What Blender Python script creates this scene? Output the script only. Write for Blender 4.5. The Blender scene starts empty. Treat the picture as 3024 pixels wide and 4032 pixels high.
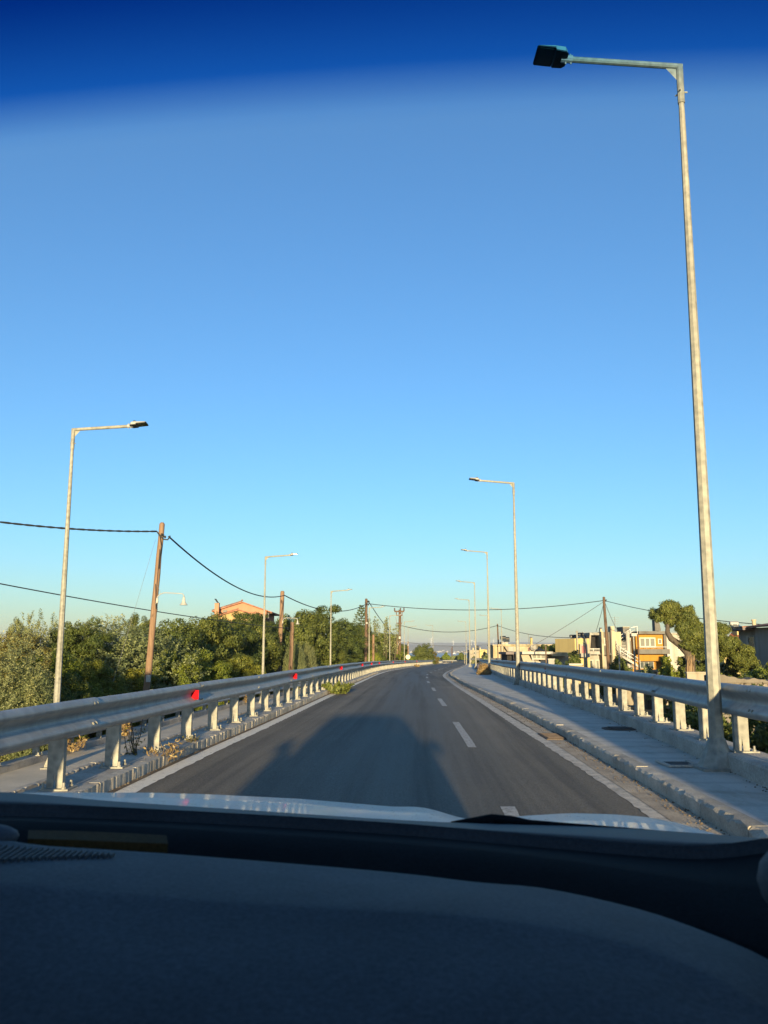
import bpy, bmesh, math, random
import numpy as np
from mathutils import Vector, Matrix

# ---------------------------------------------------------------- camera, sky, sun, exposure
S = bpy.context.scene
C = S.collection
R = math.radians
cam_d = bpy.data.cameras.new('camera')
cam = bpy.data.objects.new('camera', cam_d); C.objects.link(cam)
cam.location = (0, 0, 1.30)
cam.rotation_euler = (R(90 + 9.31), 0, 0)
cam_d.sensor_fit = 'VERTICAL'; cam_d.sensor_height = 36.0; cam_d.lens = 36.0 * 3336.0 / 4032.0
cam_d.clip_start = 0.02; cam_d.clip_end = 60000
cam_d.dof.use_dof = True; cam_d.dof.focus_distance = 40.0; cam_d.dof.aperture_fstop = 10.0
S.camera = cam

SUN_EL, SUN_AZ = R(5.3), R(0.5)        # the sun stands low behind the camera, a little to the right
w = bpy.data.worlds.new('World'); S.world = w; w.use_nodes = True
nt = w.node_tree; nt.nodes.clear()
sky = nt.nodes.new('ShaderNodeTexSky'); sky.sky_type = 'NISHITA'; sky.sun_disc = False
sky.sun_elevation = SUN_EL; sky.sun_rotation = math.pi - SUN_AZ
sky.altitude = 0; sky.air_density = 1.0; sky.dust_density = 0.3; sky.ozone_density = 3.9
bg = nt.nodes.new('ShaderNodeBackground'); bg.inputs['Strength'].default_value = 0.115
wo = nt.nodes.new('ShaderNodeOutputWorld')
nt.links.new(sky.outputs[0], bg.inputs['Color']); nt.links.new(bg.outputs[0], wo.inputs['Surface'])
sun_d = bpy.data.lights.new('sun', 'SUN'); sun_d.energy = 4.8; sun_d.angle = R(0.8); sun_d.color = (1.0, 0.76, 0.42)
sun = bpy.data.objects.new('sun', sun_d); C.objects.link(sun)
sun_dir = Vector((-math.sin(SUN_AZ) * math.cos(SUN_EL), math.cos(SUN_AZ) * math.cos(SUN_EL), -math.sin(SUN_EL)))
sun.rotation_euler = sun_dir.to_track_quat('-Z', 'Y').to_euler()
vs = S.view_settings; vs.view_transform = 'Standard'; vs.look = 'None'; vs.exposure = 1.55; vs.gamma = 1.0; vs.use_curve_mapping = False
S.render.engine = 'CYCLES'
S.cycles.max_bounces = 6; S.cycles.transparent_max_bounces = 12

# ---------------------------------------------------------------- helpers
RND = random.Random(7)
HAZE = 0.00011
LOC = {}
def tag(o, label=None, cat=None, group=None, kind=None):
    if label: o['label'] = label
    if cat: o['category'] = cat
    if group: o['group'] = group
    if kind: o['kind'] = kind
    return o
def thing(name, loc, label, cat, group=None):
    o = bpy.data.objects.new(name, None); C.objects.link(o)
    o.empty_display_size = 0.2
    o.location = loc; LOC[o.name] = Vector(loc)
    return tag(o, label, cat, group)

class MB:
    """collects faces, builds one mesh object"""
    def __init__(s): s.v = []; s.f = []; s.uv = None
    def add(s, vs, fs):
        n = len(s.v); s.v += [tuple(p) for p in vs]; s.f += [tuple(i + n for i in f) for f in fs]; return s
    def box(s, x0, x1, y0, y1, z0, z1):
        return s.add([(x0,y0,z0),(x1,y0,z0),(x1,y1,z0),(x0,y1,z0),(x0,y0,z1),(x1,y0,z1),(x1,y1,z1),(x0,y1,z1)],
                     [(0,3,2,1),(4,5,6,7),(0,1,5,4),(1,2,6,5),(2,3,7,6),(3,0,4,7)])
    def tube(s, path, rad, n=8, cap=True):
        P = [Vector(p) for p in path]
        if not hasattr(rad, '__len__'): rad = [rad] * len(P)
        vs = []; fs = []; up = Vector((0,0,1))
        prev = None
        for i, p in enumerate(P):
            t = (P[min(i+1, len(P)-1)] - P[max(i-1, 0)]).normalized()
            if prev is None:
                a = up if abs(t.dot(up)) < 0.9 else Vector((0,-1,0))
                u = t.cross(a).normalized()
            else:
                u = (prev - t * prev.dot(t)).normalized()
            prev = u
            v = t.cross(u)
            for k in range(n):
                an = 2*math.pi*(k+.5)/n
                vs.append(p + (u*math.cos(an) + v*math.sin(an))*rad[i])
        for i in range(len(P)-1):
            for k in range(n):
                a = i*n+k; b = i*n+(k+1)%n
                fs.append((a, b, b+n, a+n))
        if cap:
            fs.append(tuple(range(n-1,-1,-1))); fs.append(tuple((len(P)-1)*n+k for k in range(n)))
        return s.add(vs, fs)
    def lathe(s, prof, n=12, loc=(0,0,0)):
        vs = []; fs = []
        for r, z in prof:
            for k in range(n):
                a = 2*math.pi*k/n; vs.append((loc[0]+r*math.cos(a), loc[1]+r*math.sin(a), loc[2]+z))
        for i in range(len(prof)-1):
            for k in range(n):
                a = i*n+k; b = i*n+(k+1)%n; fs.append((a,b,b+n,a+n))
        fs.append(tuple(range(n-1,-1,-1))); fs.append(tuple((len(prof)-1)*n+k for k in range(n)))
        return s.add(vs, fs)
    def prism(s, poly, y0, y1):
        """polygon in (x,z) extruded along y"""
        n = len(poly)
        vs = [(x,y0,z) for x,z in poly] + [(x,y1,z) for x,z in poly]
        fs = [tuple(range(n)), tuple(range(2*n-1,n-1,-1))] + [(i,(i+n),(i+1)%n+n,(i+1)%n) for i in range(n)]
        return s.add(vs, fs)
    def prismx(s, poly, x0, x1):
        """polygon in (y,z) extruded along x"""
        n = len(poly)
        vs = [(x0,y,z) for y,z in poly] + [(x1,y,z) for y,z in poly]
        fs = [tuple(range(n)), tuple(range(2*n-1,n-1,-1))] + [(i,(i+n),(i+1)%n+n,(i+1)%n) for i in range(n)]
        return s.add(vs, fs)
    def grid(s, rows, close=False):
        m = len(rows[0]); vs = [p for r in rows for p in r]; fs = []
        for i in range(len(rows)-1):
            for k in range(m-1 if not close else m):
                a = i*m+k; b = i*m+(k+1)%m; fs.append((a,b,b+m,a+m))
        return s.add(vs, fs)
    def mesh(s, name, off=None, smooth=False, mat=None):
        me = bpy.data.meshes.new(name)
        v = s.v if off is None else [(p[0]-off[0], p[1]-off[1], p[2]-off[2]) for p in s.v]
        me.from_pydata(v, [], s.f)
        bm = bmesh.new(); bm.from_mesh(me); bmesh.ops.recalc_face_normals(bm, faces=bm.faces); bm.to_mesh(me); bm.free()
        if smooth:
            me.polygons.foreach_set('use_smooth', [True]*len(me.polygons))
        if mat: me.materials.append(M[mat])
        return me
    def build(s, name, mat, parent=None, smooth=False):
        off = None
        if parent is not None:
            r = parent
            while r.parent: r = r.parent
            off = LOC.get(r.name)
        o = bpy.data.objects.new(name, s.mesh(name, off, smooth, mat)); C.objects.link(o)
        if parent is not None: o.parent = parent
        return o
def link(name, me, parent=None, loc=None, rotz=None, scale=None):
    o = bpy.data.objects.new(name, me); C.objects.link(o)
    if parent is not None: o.parent = parent
    if loc is not None: o.location = loc
    if rotz is not None: o.rotation_euler = (0,0,rotz)
    if scale is not None: o.scale = scale
    return o
def bevel_mod(o, wd, seg=2):
    m = o.modifiers.new('bevel', 'BEVEL'); m.width = wd; m.segments = seg; m.limit_method = 'ANGLE'
    return o

# ---------------------------------------------------------------- materials
M = {}
def newmat(name):
    m = bpy.data.materials.new(name); m.use_nodes = True
    n = m.node_tree; p = n.nodes['Principled BSDF']; M[name] = m
    return m, n, p
def ramp(n, fac, stops):
    r = n.nodes.new('ShaderNodeValToRGB'); e = r.color_ramp.elements
    while len(e) < len(stops): e.new(0.5)
    for el, (pos, col) in zip(e, stops):
        el.position = pos; el.color = (*col, 1)
    n.links.new(fac, r.inputs[0]); return r.outputs[0]
def coord(n, kind='Object', scale=(1,1,1)):
    tc = n.nodes.new('ShaderNodeTexCoord'); mp = n.nodes.new('ShaderNodeMapping')
    mp.inputs['Scale'].default_value = scale
    n.links.new(tc.outputs[kind], mp.inputs[0]); return mp.outputs[0]
def geo(n, scale=(1,1,1)):
    tc = n.nodes.new('ShaderNodeNewGeometry'); mp = n.nodes.new('ShaderNodeMapping')
    mp.inputs['Scale'].default_value = scale
    n.links.new(tc.outputs['Position'], mp.inputs[0]); return mp.outputs[0]
def noise(n, vec, sc, det=6, rough=.6):
    t = n.nodes.new('ShaderNodeTexNoise'); t.inputs['Scale'].default_value = sc; t.inputs['Detail'].default_value = det
    t.inputs['Roughness'].default_value = rough; n.links.new(vec, t.inputs['Vector']); return t.outputs['Fac']
def mix(n, fac, a, b, mode='MIX'):
    x = n.nodes.new('ShaderNodeMix'); x.data_type = 'RGBA'; x.blend_type = mode
    for s_, v in ((0, fac), (6, a), (7, b)):
        if hasattr(v, 'is_linked') or isinstance(v, bpy.types.NodeSocket): n.links.new(v, x.inputs[s_])
        elif s_ == 0: x.inputs[0].default_value = v
        else: x.inputs[s_].default_value = (*v, 1)
    return x.outputs[2]
def math_(n, op, a, b=0.0):
    x = n.nodes.new('ShaderNodeMath'); x.operation = op
    for i, v in enumerate((a, b)):
        if isinstance(v, bpy.types.NodeSocket): n.links.new(v, x.inputs[i])
        else: x.inputs[i].default_value = v
    return x.outputs[0]
def bump(n, p, h, strength=.3, dist=.01):
    b = n.nodes.new('ShaderNodeBump'); b.inputs['Strength'].default_value = strength; b.inputs['Distance'].default_value = dist
    n.links.new(h, b.inputs['Height']); n.links.new(b.outputs[0], p.inputs['Normal'])
def speckled(name, c0, c1, sc=8, rough=.8, metal=0.0, fine=120, bumps=.2, bd=.004, spec=.3, fine_amt=.25, use_geo=True, rnd=0.0):
    m, n, p = newmat(name)
    v = geo(n) if use_geo else coord(n)
    a = noise(n, v, sc, 8, .65)
    c = ramp(n, a, [(.32, c0), (.68, c1)])
    f = noise(n, v, fine, 3, .7)
    fr = ramp(n, f, [(.3, (1-fine_amt,)*3), (.7, (1+fine_amt*.4,)*3)])
    c = mix(n, 1.0, c, fr, 'MULTIPLY')
    if rnd:
        oi = n.nodes.new('ShaderNodeObjectInfo')
        rr = ramp(n, oi.outputs['Random'], [(0, (1-rnd,)*3), (1, (1+rnd*.5,)*3)])
        c = mix(n, 1.0, c, rr, 'MULTIPLY')
    n.links.new(c, p.inputs['Base Color'])
    p.inputs['Roughness'].default_value = rough; p.inputs['Metallic'].default_value = metal
    p.inputs['Specular IOR Level'].default_value = spec
    if bumps: bump(n, p, math_(n, 'ADD', f, a), bumps, bd)
    return m, n, p, c

# asphalt: UV.x = metres across from the left edge line, UV.y = metres along
m, n, p = newmat('asphalt')
uvn = n.nodes.new('ShaderNodeUVMap'); uvn.uv_map = 'road'
g = geo(n)
big = noise(n, g, .35, 6, .6)
c = ramp(n, big, [(.3, (.124,.108,.082)), (.7, (.170,.148,.112))])
mp = n.nodes.new('ShaderNodeMapping'); mp.inputs['Scale'].default_value = (2.6, .045, 1); n.links.new(uvn.outputs[0], mp.inputs[0])
st = noise(n, mp.outputs[0], 1.0, 7, .62)
sep = n.nodes.new('ShaderNodeSeparateXYZ'); n.links.new(uvn.outputs[0], sep.inputs[0])
# darker, smoother band in the middle of the lane
d = math_(n, 'ABSOLUTE', math_(n, 'SUBTRACT', sep.outputs[0], 2.55))
band = n.nodes.new('ShaderNodeMapRange'); band.interpolation_type = 'SMOOTHSTEP'
band.inputs[1].default_value = 1.75; band.inputs[2].default_value = .2; band.inputs[3].default_value = 0.0; band.inputs[4].default_value = 1.0
n.links.new(d, band.inputs[0])
tr = math_(n, 'MULTIPLY', band.outputs[0], ramp(n, st, [(.30, (.35,)*3), (.62, (1,)*3)]))
c = mix(n, tr, c, (.070,.066,.055))
streak = ramp(n, st, [(.36, (.60,)*3), (.5, (1,)*3), (.66, (1.28,)*3)])
c = mix(n, 1.0, c, streak, 'MULTIPLY')
fine = noise(n, g, 70, 3, .7)
c = mix(n, 1.0, c, ramp(n, fine, [(.3, (.48,)*3), (.72, (1.55,)*3)]), 'MULTIPLY')
n.links.new(c, p.inputs['Base Color'])
rr = n.nodes.new('ShaderNodeMapRange'); rr.inputs[3].default_value = .78; rr.inputs[4].default_value = .60
n.links.new(tr, rr.inputs[0]); n.links.new(rr.outputs[0], p.inputs['Roughness'])
p.inputs['Specular IOR Level'].default_value = .35
bump(n, p, noise(n, g, 45, 4, .7), 1.0, .03)

def worn_paint(name, col, under, lo, hi, sc=14):
    m, n, p = newmat(name); g = geo(n)
    a = noise(n, g, sc, 8, .75); f = noise(n, g, 90, 2, .6)
    fac = ramp(n, a, [(lo, (0,)*3), (hi, (1,)*3)])
    c = mix(n, fac, under, col)
    c = mix(n, 1.0, c, ramp(n, f, [(.3, (.78,)*3), (.7, (1.1,)*3)]), 'MULTIPLY')
    n.links.new(c, p.inputs['Base Color']); p.inputs['Roughness'].default_value = .7
    bump(n, p, f, .9, .012)
worn_paint('line_white', (.80,.75,.64), (.30,.26,.20), .30, .46)
worn_paint('line_dusty', (.58,.52,.42), (.17,.145,.115), .28, .56, 7)
worn_paint('line_dash', (.44,.43,.40), (.12,.11,.09), .34, .58, 18)
speckled('gutter', (0.297,0.246,0.189), (0.567,0.485,0.364), 2.2, .9, fine=50, fine_amt=.35, bumps=.9, bd=.016)
speckled('kerb', (0.329,0.300,0.247), (0.549,0.504,0.420), 3.5, .9, fine=70, fine_amt=.3, bumps=.5, bd=.01, rnd=.18)
# pavement: pale trowelled concrete with faint cross lines
m, n, p, c = speckled('pavement', (0.440,0.415,0.360), (0.560,0.530,0.465), .8, .85, fine=60, fine_amt=.15, bumps=.9, bd=.012)
wv = n.nodes.new('ShaderNodeTexWave'); wv.bands_direction = 'Y'; wv.inputs['Scale'].default_value = .55; wv.inputs['Distortion'].default_value = 3.0
wv.inputs['Detail'].default_value = 3; wv.inputs['Detail Scale'].default_value = 1.2
n.links.new(geo(n), wv.inputs['Vector'])
c2 = mix(n, 1.0, c, ramp(n, wv.outputs['Fac'], [(.0, (.86,)*3), (.25, (1,)*3), (1, (1.03,)*3)]), 'MULTIPLY')
st_ = noise(n, geo(n, (1.4,.5,1)), 1.6, 6, .7)
c2 = mix(n, 1.0, c2, ramp(n, st_, [(.34, (.80,.78,.74)), (.50, (1,1,1)), (1, (1.06,1.05,1.02))]), 'MULTIPLY')
n.links.new(c2, p.inputs['Base Color'])
speckled('pavement_low', (0.483,0.431,0.330), (0.621,0.552,0.435), 1.0, .9, fine=60, fine_amt=.2, bumps=.8, bd=.012)
speckled('plinth', (0.275,0.250,0.212), (0.525,0.482,0.413), 1.6, .92, fine=40, fine_amt=.3, bumps=.7, bd=.014)
speckled('dirt', (.10,.075,.05), (.20,.155,.105), 3, .95, fine=30, fine_amt=.4, bumps=.5, bd=.02)
speckled('ground', (.075,.068,.038), (.15,.125,.075), .12, .95, fine=4, fine_amt=.35, bumps=0)
speckled('rust', (.085,.062,.046), (.15,.115,.088), 9, .85, fine=60, fine_amt=.3, bumps=.5)
speckled('iron', (.030,.030,.030), (.065,.06,.055), 9, .8, fine=60, bumps=.4)
# galvanised steel with spangle
def galv(name, c0, c1, metal=.45, rough=.48):
    m, n, p = newmat(name); g = geo(n)
    v = n.nodes.new('ShaderNodeTexVoronoi'); v.inputs['Scale'].default_value = 14; n.links.new(g, v.inputs['Vector'])
    a = noise(n, g, 9, 6, .7)
    mixf = math_(n, 'ADD', math_(n, 'MULTIPLY', v.outputs['Distance'], .35), math_(n, 'MULTIPLY', a, .8))
    c = ramp(n, mixf, [(.38, c0), (.75, c1)])
    st = noise(n, geo(n, (3,3,.35)), 2.2, 5, .6)
    c = mix(n, 1.0, c, ramp(n, st, [(.35, (.82,)*3), (.6, (1.04,)*3)]), 'MULTIPLY')
    n.links.new(c, p.inputs['Base Color']); p.inputs['Metallic'].default_value = metal
    n.links.new(ramp(n, a, [(.3, (rough-.1,)*3), (.7, (rough+.16,)*3)]), p.inputs['Roughness'])
    bump(n, p, a, .06, .004)
galv('galv', (0.169,0.166,0.144), (0.325,0.320,0.270), .05, .68)
galv('galv_beam', (0.281,0.287,0.277), (0.356,0.354,0.336), .25, .52)
galv('galv_pole', (0.165,0.165,0.142), (0.297,0.292,0.242), .05, .62)
def plain(name, col, rough=.6, metal=0.0, spec=.4, sc=6, var=.12):
    return speckled(name, tuple(c*(1-var) for c in col), tuple(min(1,c*(1+var)) for c in col), sc, rough, metal, fine=40, fine_amt=.1, bumps=.08, bd=.002, spec=spec)
plain('lamp_grey', (.30,.305,.295), .5); plain('lamp_black', (.022,.024,.027), .45); plain('lamp_lens', (.05,.055,.06), .12, spec=.6)
plain('red_reflector', (.40,.006,.012), .7, spec=.05)
plain('red_dark', (.36,.025,.025), .4)
plain('cable', (.022,.026,.028), .7); plain('thin_wire', (.16,.165,.16), .6)
plain('white_enamel', (.36,.355,.32), .5); plain('insulator', (.10,.07,.06), .3)
def wood(name, c0, c1, c2):
    m, n, p = newmat(name)
    a = noise(n, geo(n, (9,9,.55)), 2.2, 8, .7); k = noise(n, geo(n, (3,3,1.1)), 1.3, 3, .5)
    c = ramp(n, a, [(.3, c0), (.52, c1), (.72, c2)])
    c = mix(n, ramp(n, k, [(.60, (0,)*3), (.68, (1,)*3)]), c, tuple(x*.45 for x in c0))
    n.links.new(c, p.inputs['Base Color']); p.inputs['Roughness'].default_value = .85
    bump(n, p, a, .5, .012)
wood('wood_tan', (.12,.070,.040), (.20,.125,.075), (.26,.175,.11))
wood('wood_dark', (.045,.028,.018), (.10,.06,.036), (.15,.095,.06))
wood('bark', (.030,.024,.018), (.07,.055,.04), (.11,.09,.07))
wood('stump', (.12,.075,.038), (.20,.135,.075), (.27,.195,.115))
# foliage: colour varies leaf by leaf and tree by tree
def foliage(name, stops, trans=.30, rough=.55, warm=.0):
    m, n, p = newmat(name)
    gi = n.nodes.new('ShaderNodeNewGeometry'); oi = n.nodes.new('ShaderNodeObjectInfo')
    c = ramp(n, gi.outputs['Random Per Island'], stops)
    big = noise(n, geo(n), .75, 4, .6)
    c = mix(n, 1.0, c, ramp(n, big, [(.30, (.66,.72,.70)), (.68, (1.26,1.18,.98))]), 'MULTIPLY')
    c = mix(n, 1.0, c, ramp(n, oi.outputs['Random'], [(0, (.80,.86,.80)), (1, (1.18,1.10,1.0))]), 'MULTIPLY')
    n.links.new(c, p.inputs['Base Color']); p.inputs['Roughness'].default_value = rough; p.inputs['Specular IOR Level'].default_value = .25
    t = n.nodes.new('ShaderNodeBsdfTranslucent'); n.links.new(c, t.inputs['Color'])
    ms = n.nodes.new('ShaderNodeMixShader'); ms.inputs[0].default_value = trans
    n.links.new(p.outputs[0], ms.inputs[1]); n.links.new(t.outputs[0], ms.inputs[2])
    n.links.new(ms.outputs[0], n.nodes['Material Output'].inputs['Surface'])
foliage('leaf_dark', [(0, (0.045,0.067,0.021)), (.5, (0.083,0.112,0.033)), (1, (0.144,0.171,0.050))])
foliage('leaf_green', [(0, (0.067,0.098,0.018)), (.5, (0.131,0.174,0.028)), (1, (0.226,0.257,0.047))])
foliage('leaf_yellow', [(0, (0.090,0.105,0.018)), (.5, (0.172,0.189,0.033)), (1, (0.277,0.279,0.057))])
foliage('leaf_olive', [(0, (0.107,0.131,0.066)), (.5, (0.186,0.215,0.112)), (1, (0.311,0.335,0.190))])
foliage('leaf_brown', [(0, (0.090,0.071,0.022)), (.5, (0.139,0.121,0.032)), (1, (0.175,0.178,0.050))])
foliage('leaf_pine', [(0, (0.058,0.080,0.023)), (.5, (0.112,0.134,0.036)), (1, (0.185,0.197,0.058))], .15)
foliage('leaf_dry', [(0, (.16,.105,.05)), (.5, (.28,.20,.10)), (1, (.40,.31,.18))], .15)
# buildings
def plaster(name, col, dirt=.25):
    m, n, p = newmat(name); g = geo(n)
    col = tuple(x*.62 for x in col)
    a = noise(n, g, .9, 7, .65); s_ = noise(n, geo(n, (1.5,1.5,.18)), 1.1, 5, .6); f = noise(n, g, 25, 3, .6)
    c = ramp(n, a, [(.3, tuple(x*(1-dirt*.5) for x in col)), (.65, col)])
    c = mix(n, 1.0, c, ramp(n, s_, [(.33, (1-dirt, 1-dirt*1.1, 1-dirt*1.25)), (.55, (1,1,1))]), 'MULTIPLY')
    c = mix(n, 1.0, c, ramp(n, f, [(.3, (.93,)*3), (.7, (1.03,)*3)]), 'MULTIPLY')
    n.links.new(c, p.inputs['Base Color']); p.inputs['Roughness'].default_value = .9; p.inputs['Specular IOR Level'].default_value = .2
    bump(n, p, f, .2, .006)
plaster('pl_pink', (.62,.33,.21), .12); plaster('pl_yellow', (.62,.44,.21), .15); plaster('pl_orange', (.60,.30,.055), .12)
plaster('pl_cream', (.66,.58,.40)); plaster('pl_cream2', (.62,.52,.33), .35); plaster('pl_lemon', (.68,.56,.26), .15)
plaster('pl_white', (.68,.66,.60)); plaster('pl_grey', (.24,.235,.22)); plaster('pl_palegrey', (.50,.49,.45)); plaster('pl_beige', (.50,.45,.36))
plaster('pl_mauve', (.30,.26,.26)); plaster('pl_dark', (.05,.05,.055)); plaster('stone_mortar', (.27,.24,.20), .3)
speckled('stone', (.13,.11,.09), (.30,.26,.21), 2.5, .9, fine=18, fine_amt=.35, bumps=.5, bd=.02, rnd=.4)
speckled('roof_tile', (.17,.075,.045), (.34,.16,.095), 2.5, .85, fine=14, fine_amt=.3, rnd=.35)
speckled('roof_red', (.28,.085,.05), (.40,.13,.075), 1.2, .85, fine=14, fine_amt=.3, rnd=.25)
plain('win_glass', (.06,.075,.08), .08, spec=.8); plain('win_curtain', (.10,.105,.09), .5); plain('win_frame', (.46,.44,.38), .5)
plain('door_red', (.33,.05,.045), .5); plain('black_plastic', (.018,.018,.02), .5); plain('awning', (.30,.26,.19), .8)
plain('grey_metal', (.30,.31,.31), .5, .3); plain('white_metal', (.66,.66,.62), .45); plain('sign_back', (.22,.24,.22), .6, .2); plain('sign_pale', (.62,.56,.36), .6)
# far country
speckled('hill', (.20,.175,.135), (.33,.29,.23), .004, .95, fine=.05, fine_amt=.25, bumps=0)
m, n, p = newmat('sea'); p.inputs['Base Color'].default_value = (.012,.055,.12,1); p.inputs['Roughness'].default_value = .35
bump(n, p, noise(n, geo(n, (.02,.05,1)), 1.0, 4, .6), .4, 3.0)
# car
m, n, p = newmat('car_paint'); g = coord(n); a = noise(n, g, 5, 5, .6)
n.links.new(ramp(n, a, [(.3, (.60,.61,.61)), (.7, (.68,.68,.67))]), p.inputs['Base Color'])
p.inputs['Roughness'].default_value = .32; p.inputs['Coat Weight'].default_value = .6; p.inputs['Coat Roughness'].default_value = .08
dus = noise(n, g, 60, 4, .7); n.links.new(ramp(n, dus, [(.35, (.26,)*3), (.7, (.5,)*3)]), p.inputs['Roughness'])
def soft_plastic(name, col, rough, gs=420, spec=.3):
    m, n, p = newmat(name); g = coord(n); a = noise(n, g, gs, 2, .5); b = noise(n, g, 6, 4, .5)
    sc_ = noise(n, g, 170, 3, .7)
    n.links.new(mix(n, 1.0, ramp(n, b, [(.3, tuple(x*.78 for x in col)), (.7, tuple(x*1.2 for x in col))]), ramp(n, sc_, [(.3, (.72,)*3), (.7, (1.3,)*3)]), 'MULTIPLY'), p.inputs['Base Color'])
    p.inputs['Roughness'].default_value = rough; p.inputs['Specular IOR Level'].default_value = spec
    bump(n, p, a, .5, .0012)
soft_plastic('dash', (.045,.056,.066), .72, spec=.22); soft_plastic('dash_dark', (.006,.0075,.009), .85, spec=.06); soft_plastic('cowl', (.020,.023,.027), .6)
soft_plastic('cabin', (.030,.030,.032), .85); soft_plastic('trim_grey', (.045,.055,.068), .7); soft_plastic('painted_gleam', (.050,.030,.010), .8, spec=.1)  # last ochre colour stands in for sunlight gleaming on the dash
soft_plastic('tyre', (.02,.02,.02), .8)
m, n, p = newmat('windscreen')
n.nodes.remove(p)
uvn = n.nodes.new('ShaderNodeUVMap'); uvn.uv_map = 'glass'
sep = n.nodes.new('ShaderNodeSeparateXYZ'); n.links.new(uvn.outputs[0], sep.inputs[0])
tb = n.nodes.new('ShaderNodeMapRange')
tb.inputs[1].default_value = -.016; tb.inputs[2].default_value = .050; n.links.new(sep.outputs[1], tb.inputs[0])
tcol = ramp(n, tb.outputs[0], [(0, (.97,.985,.98)), (.10, (.86,.93,.97)), (.42, (.06,.33,.70)), (1, (.004,.105,.40))])
tr_ = n.nodes.new('ShaderNodeBsdfTransparent'); n.links.new(tcol, tr_.inputs['Color'])
n.links.new(tr_.outputs[0], n.nodes['Material Output'].inputs['Surface'])

# ---------------------------------------------------------------- road frame
def zr(y):
    s = (y - 30) / 8
    return -0.0095 * 8 * math.log1p(math.exp(s)) if s < 30 else -0.0095 * (y - 30)
def catmull(pts, step):
    P = [Vector((a, b)) for a, b in pts]
    P = [P[0]*2 - P[1]] + P + [P[-1]*2 - P[-2]]
    dense = []
    for i in range(1, len(P)-2):
        p0, p1, p2, p3 = P[i-1:i+3]
        for k in range(24):
            t = k/24
            dense.append(.5*((2*p1) + (p2-p0)*t + (2*p0-5*p1+4*p2-p3)*t*t + (3*p1-p0-3*p2+p3)*t**3))
    dense.append(P[-2])
    # resample
    out = [dense[0]]; acc = 0.0
    for a, b in zip(dense, dense[1:]):
        L = (b-a).length
        while acc + L >= step:
            f = (step-acc)/L; a = a + (b-a)*f; L = (b-a).length; out.append(a.copy()); acc = 0.0
        acc += L
    return out
def frame(path):
    """tangent and left normal per point"""
    T = []
    for i in range(len(path)):
        t = (path[min(i+1, len(path)-1)] - path[max(i-1, 0)]).normalized(); T.append(t)
    return T, [Vector((-t.y, t.x)) for t in T]
def offset(path, d):
    T, N = frame(path); return [p + n_*d for p, n_ in zip(path, N)]
def xat(path, y):
    for a, b in zip(path, path[1:]):
        if (a.y-y)*(b.y-y) <= 0 and a.y != b.y: return a.x + (b.x-a.x)*(y-a.y)/(b.y-a.y)
    return path[0].x if y < path[0].y else path[-1].x
LL = catmull([(-2.75,-8),(-2.43,8.3),(-2.04,16.9),(-1.45,31),(-1.03,42),(-.5,57),(.3,73),(1.35,86),(3.2,107),(6.1,132.5),(11.2,182),(14.4,207),(18.5,232),(27,262)], .5)
KR = catmull([(1.9,-8),(2.48,6.55),(2.57,9.0),(2.67,11.7),(2.83,16.5),(2.92,21),(3.05,27),(3.25,35),(3.6,43.5),(4.05,53),(4.85,62),(5.9,72.5),(8.15,92),(9.6,105),(13.2,138),(17.3,176),(20.4,205),(26,240)], .5)
RLp = catmull([(1.6,-8),(2.18,6.5),(2.31,10.7),(2.42,16),(2.58,22.1),(2.74,28.3),(2.93,35),(3.27,43.8),(3.70,53),(4.42,62),(5.42,72.4),(7.60,92),(9.1,105),(12.7,138),(16.8,176),(19.9,205),(25.5,240)], .5)
GR = catmull([(2.5,-8),(3.12,2),(3.61,8.8),(3.85,11.5),(4.05,14),(4.25,17.5),(4.45,21),(4.78,26),(5.2,33),(5.65,39.9),(6.05,44),(6.85,52.5),(7.7,62),(8.8,74),(10.6,92),(12.0,104),(15.5,138),(19.6,176)], .5)
DL = catmull([(.70,0),(1.04,7.32),(1.21,11.95),(1.34,16.33),(1.47,20.87),(1.58,25),(1.82,32.3),(2.07,40.6),(2.49,50),(3.03,59.6),(3.93,70.2),(5.08,82.1),(6.5,96),(8.11,110.2),(9.31,121.2)], .25)
PL = catmull([(-8.0,-8),(-7.65,4),(-7.21,19.1),(-6.25,44.5),(-4.2,67.5),(-1.56,89.9),(.75,112),(3.2,135),(5.4,158)], .5)
GL = offset(LL, .40)

def strip(name, left, right, mat, dz, uv=None, kind='structure', y_zero=0, thick=0, parent=None):
    """a sheet between two paths of the same sampling count"""
    n_ = min(len(left), len(right))
    mb = MB(); rows = []
    for a, b in zip(left[:n_], right[:n_]):
        row = []
        k = 8
        for i in range(k+1):
            p_ = a + (b-a)*(i/k); row.append((p_.x, p_.y, zr(p_.y)+dz))
        rows.append(row)
    mb.grid(rows)
    if thick:
        for e in (0, -1):
            mb.grid([[r[e] for r in rows], [(r[e][0], r[e][1], r[e][2]-thick) for r in rows]])
    o = mb.build(name, mat, parent)
    if kind: o['kind'] = kind
    if uv:
        l = o.data.uv_layers.new(name=uv); 
        for lp in o.data.loops:
            vi = lp.vertex_index % (9*n_); r_, c_ = divmod(vi, 9)
            w_ = (right[r_]-left[r_]).length
            l.data[lp.index].uv = (w_*c_/8, r_*.5)
    return o
def resample_to(path, n_):
    return [path[min(len(path)-1, int(i*(len(path)-1)/(n_-1)))] for i in range(n_)]
def match_y(ref, path):
    """points of path at the y of ref"""
    return [Vector((xat(path, p.y), p.y)) for p in ref]

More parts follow.
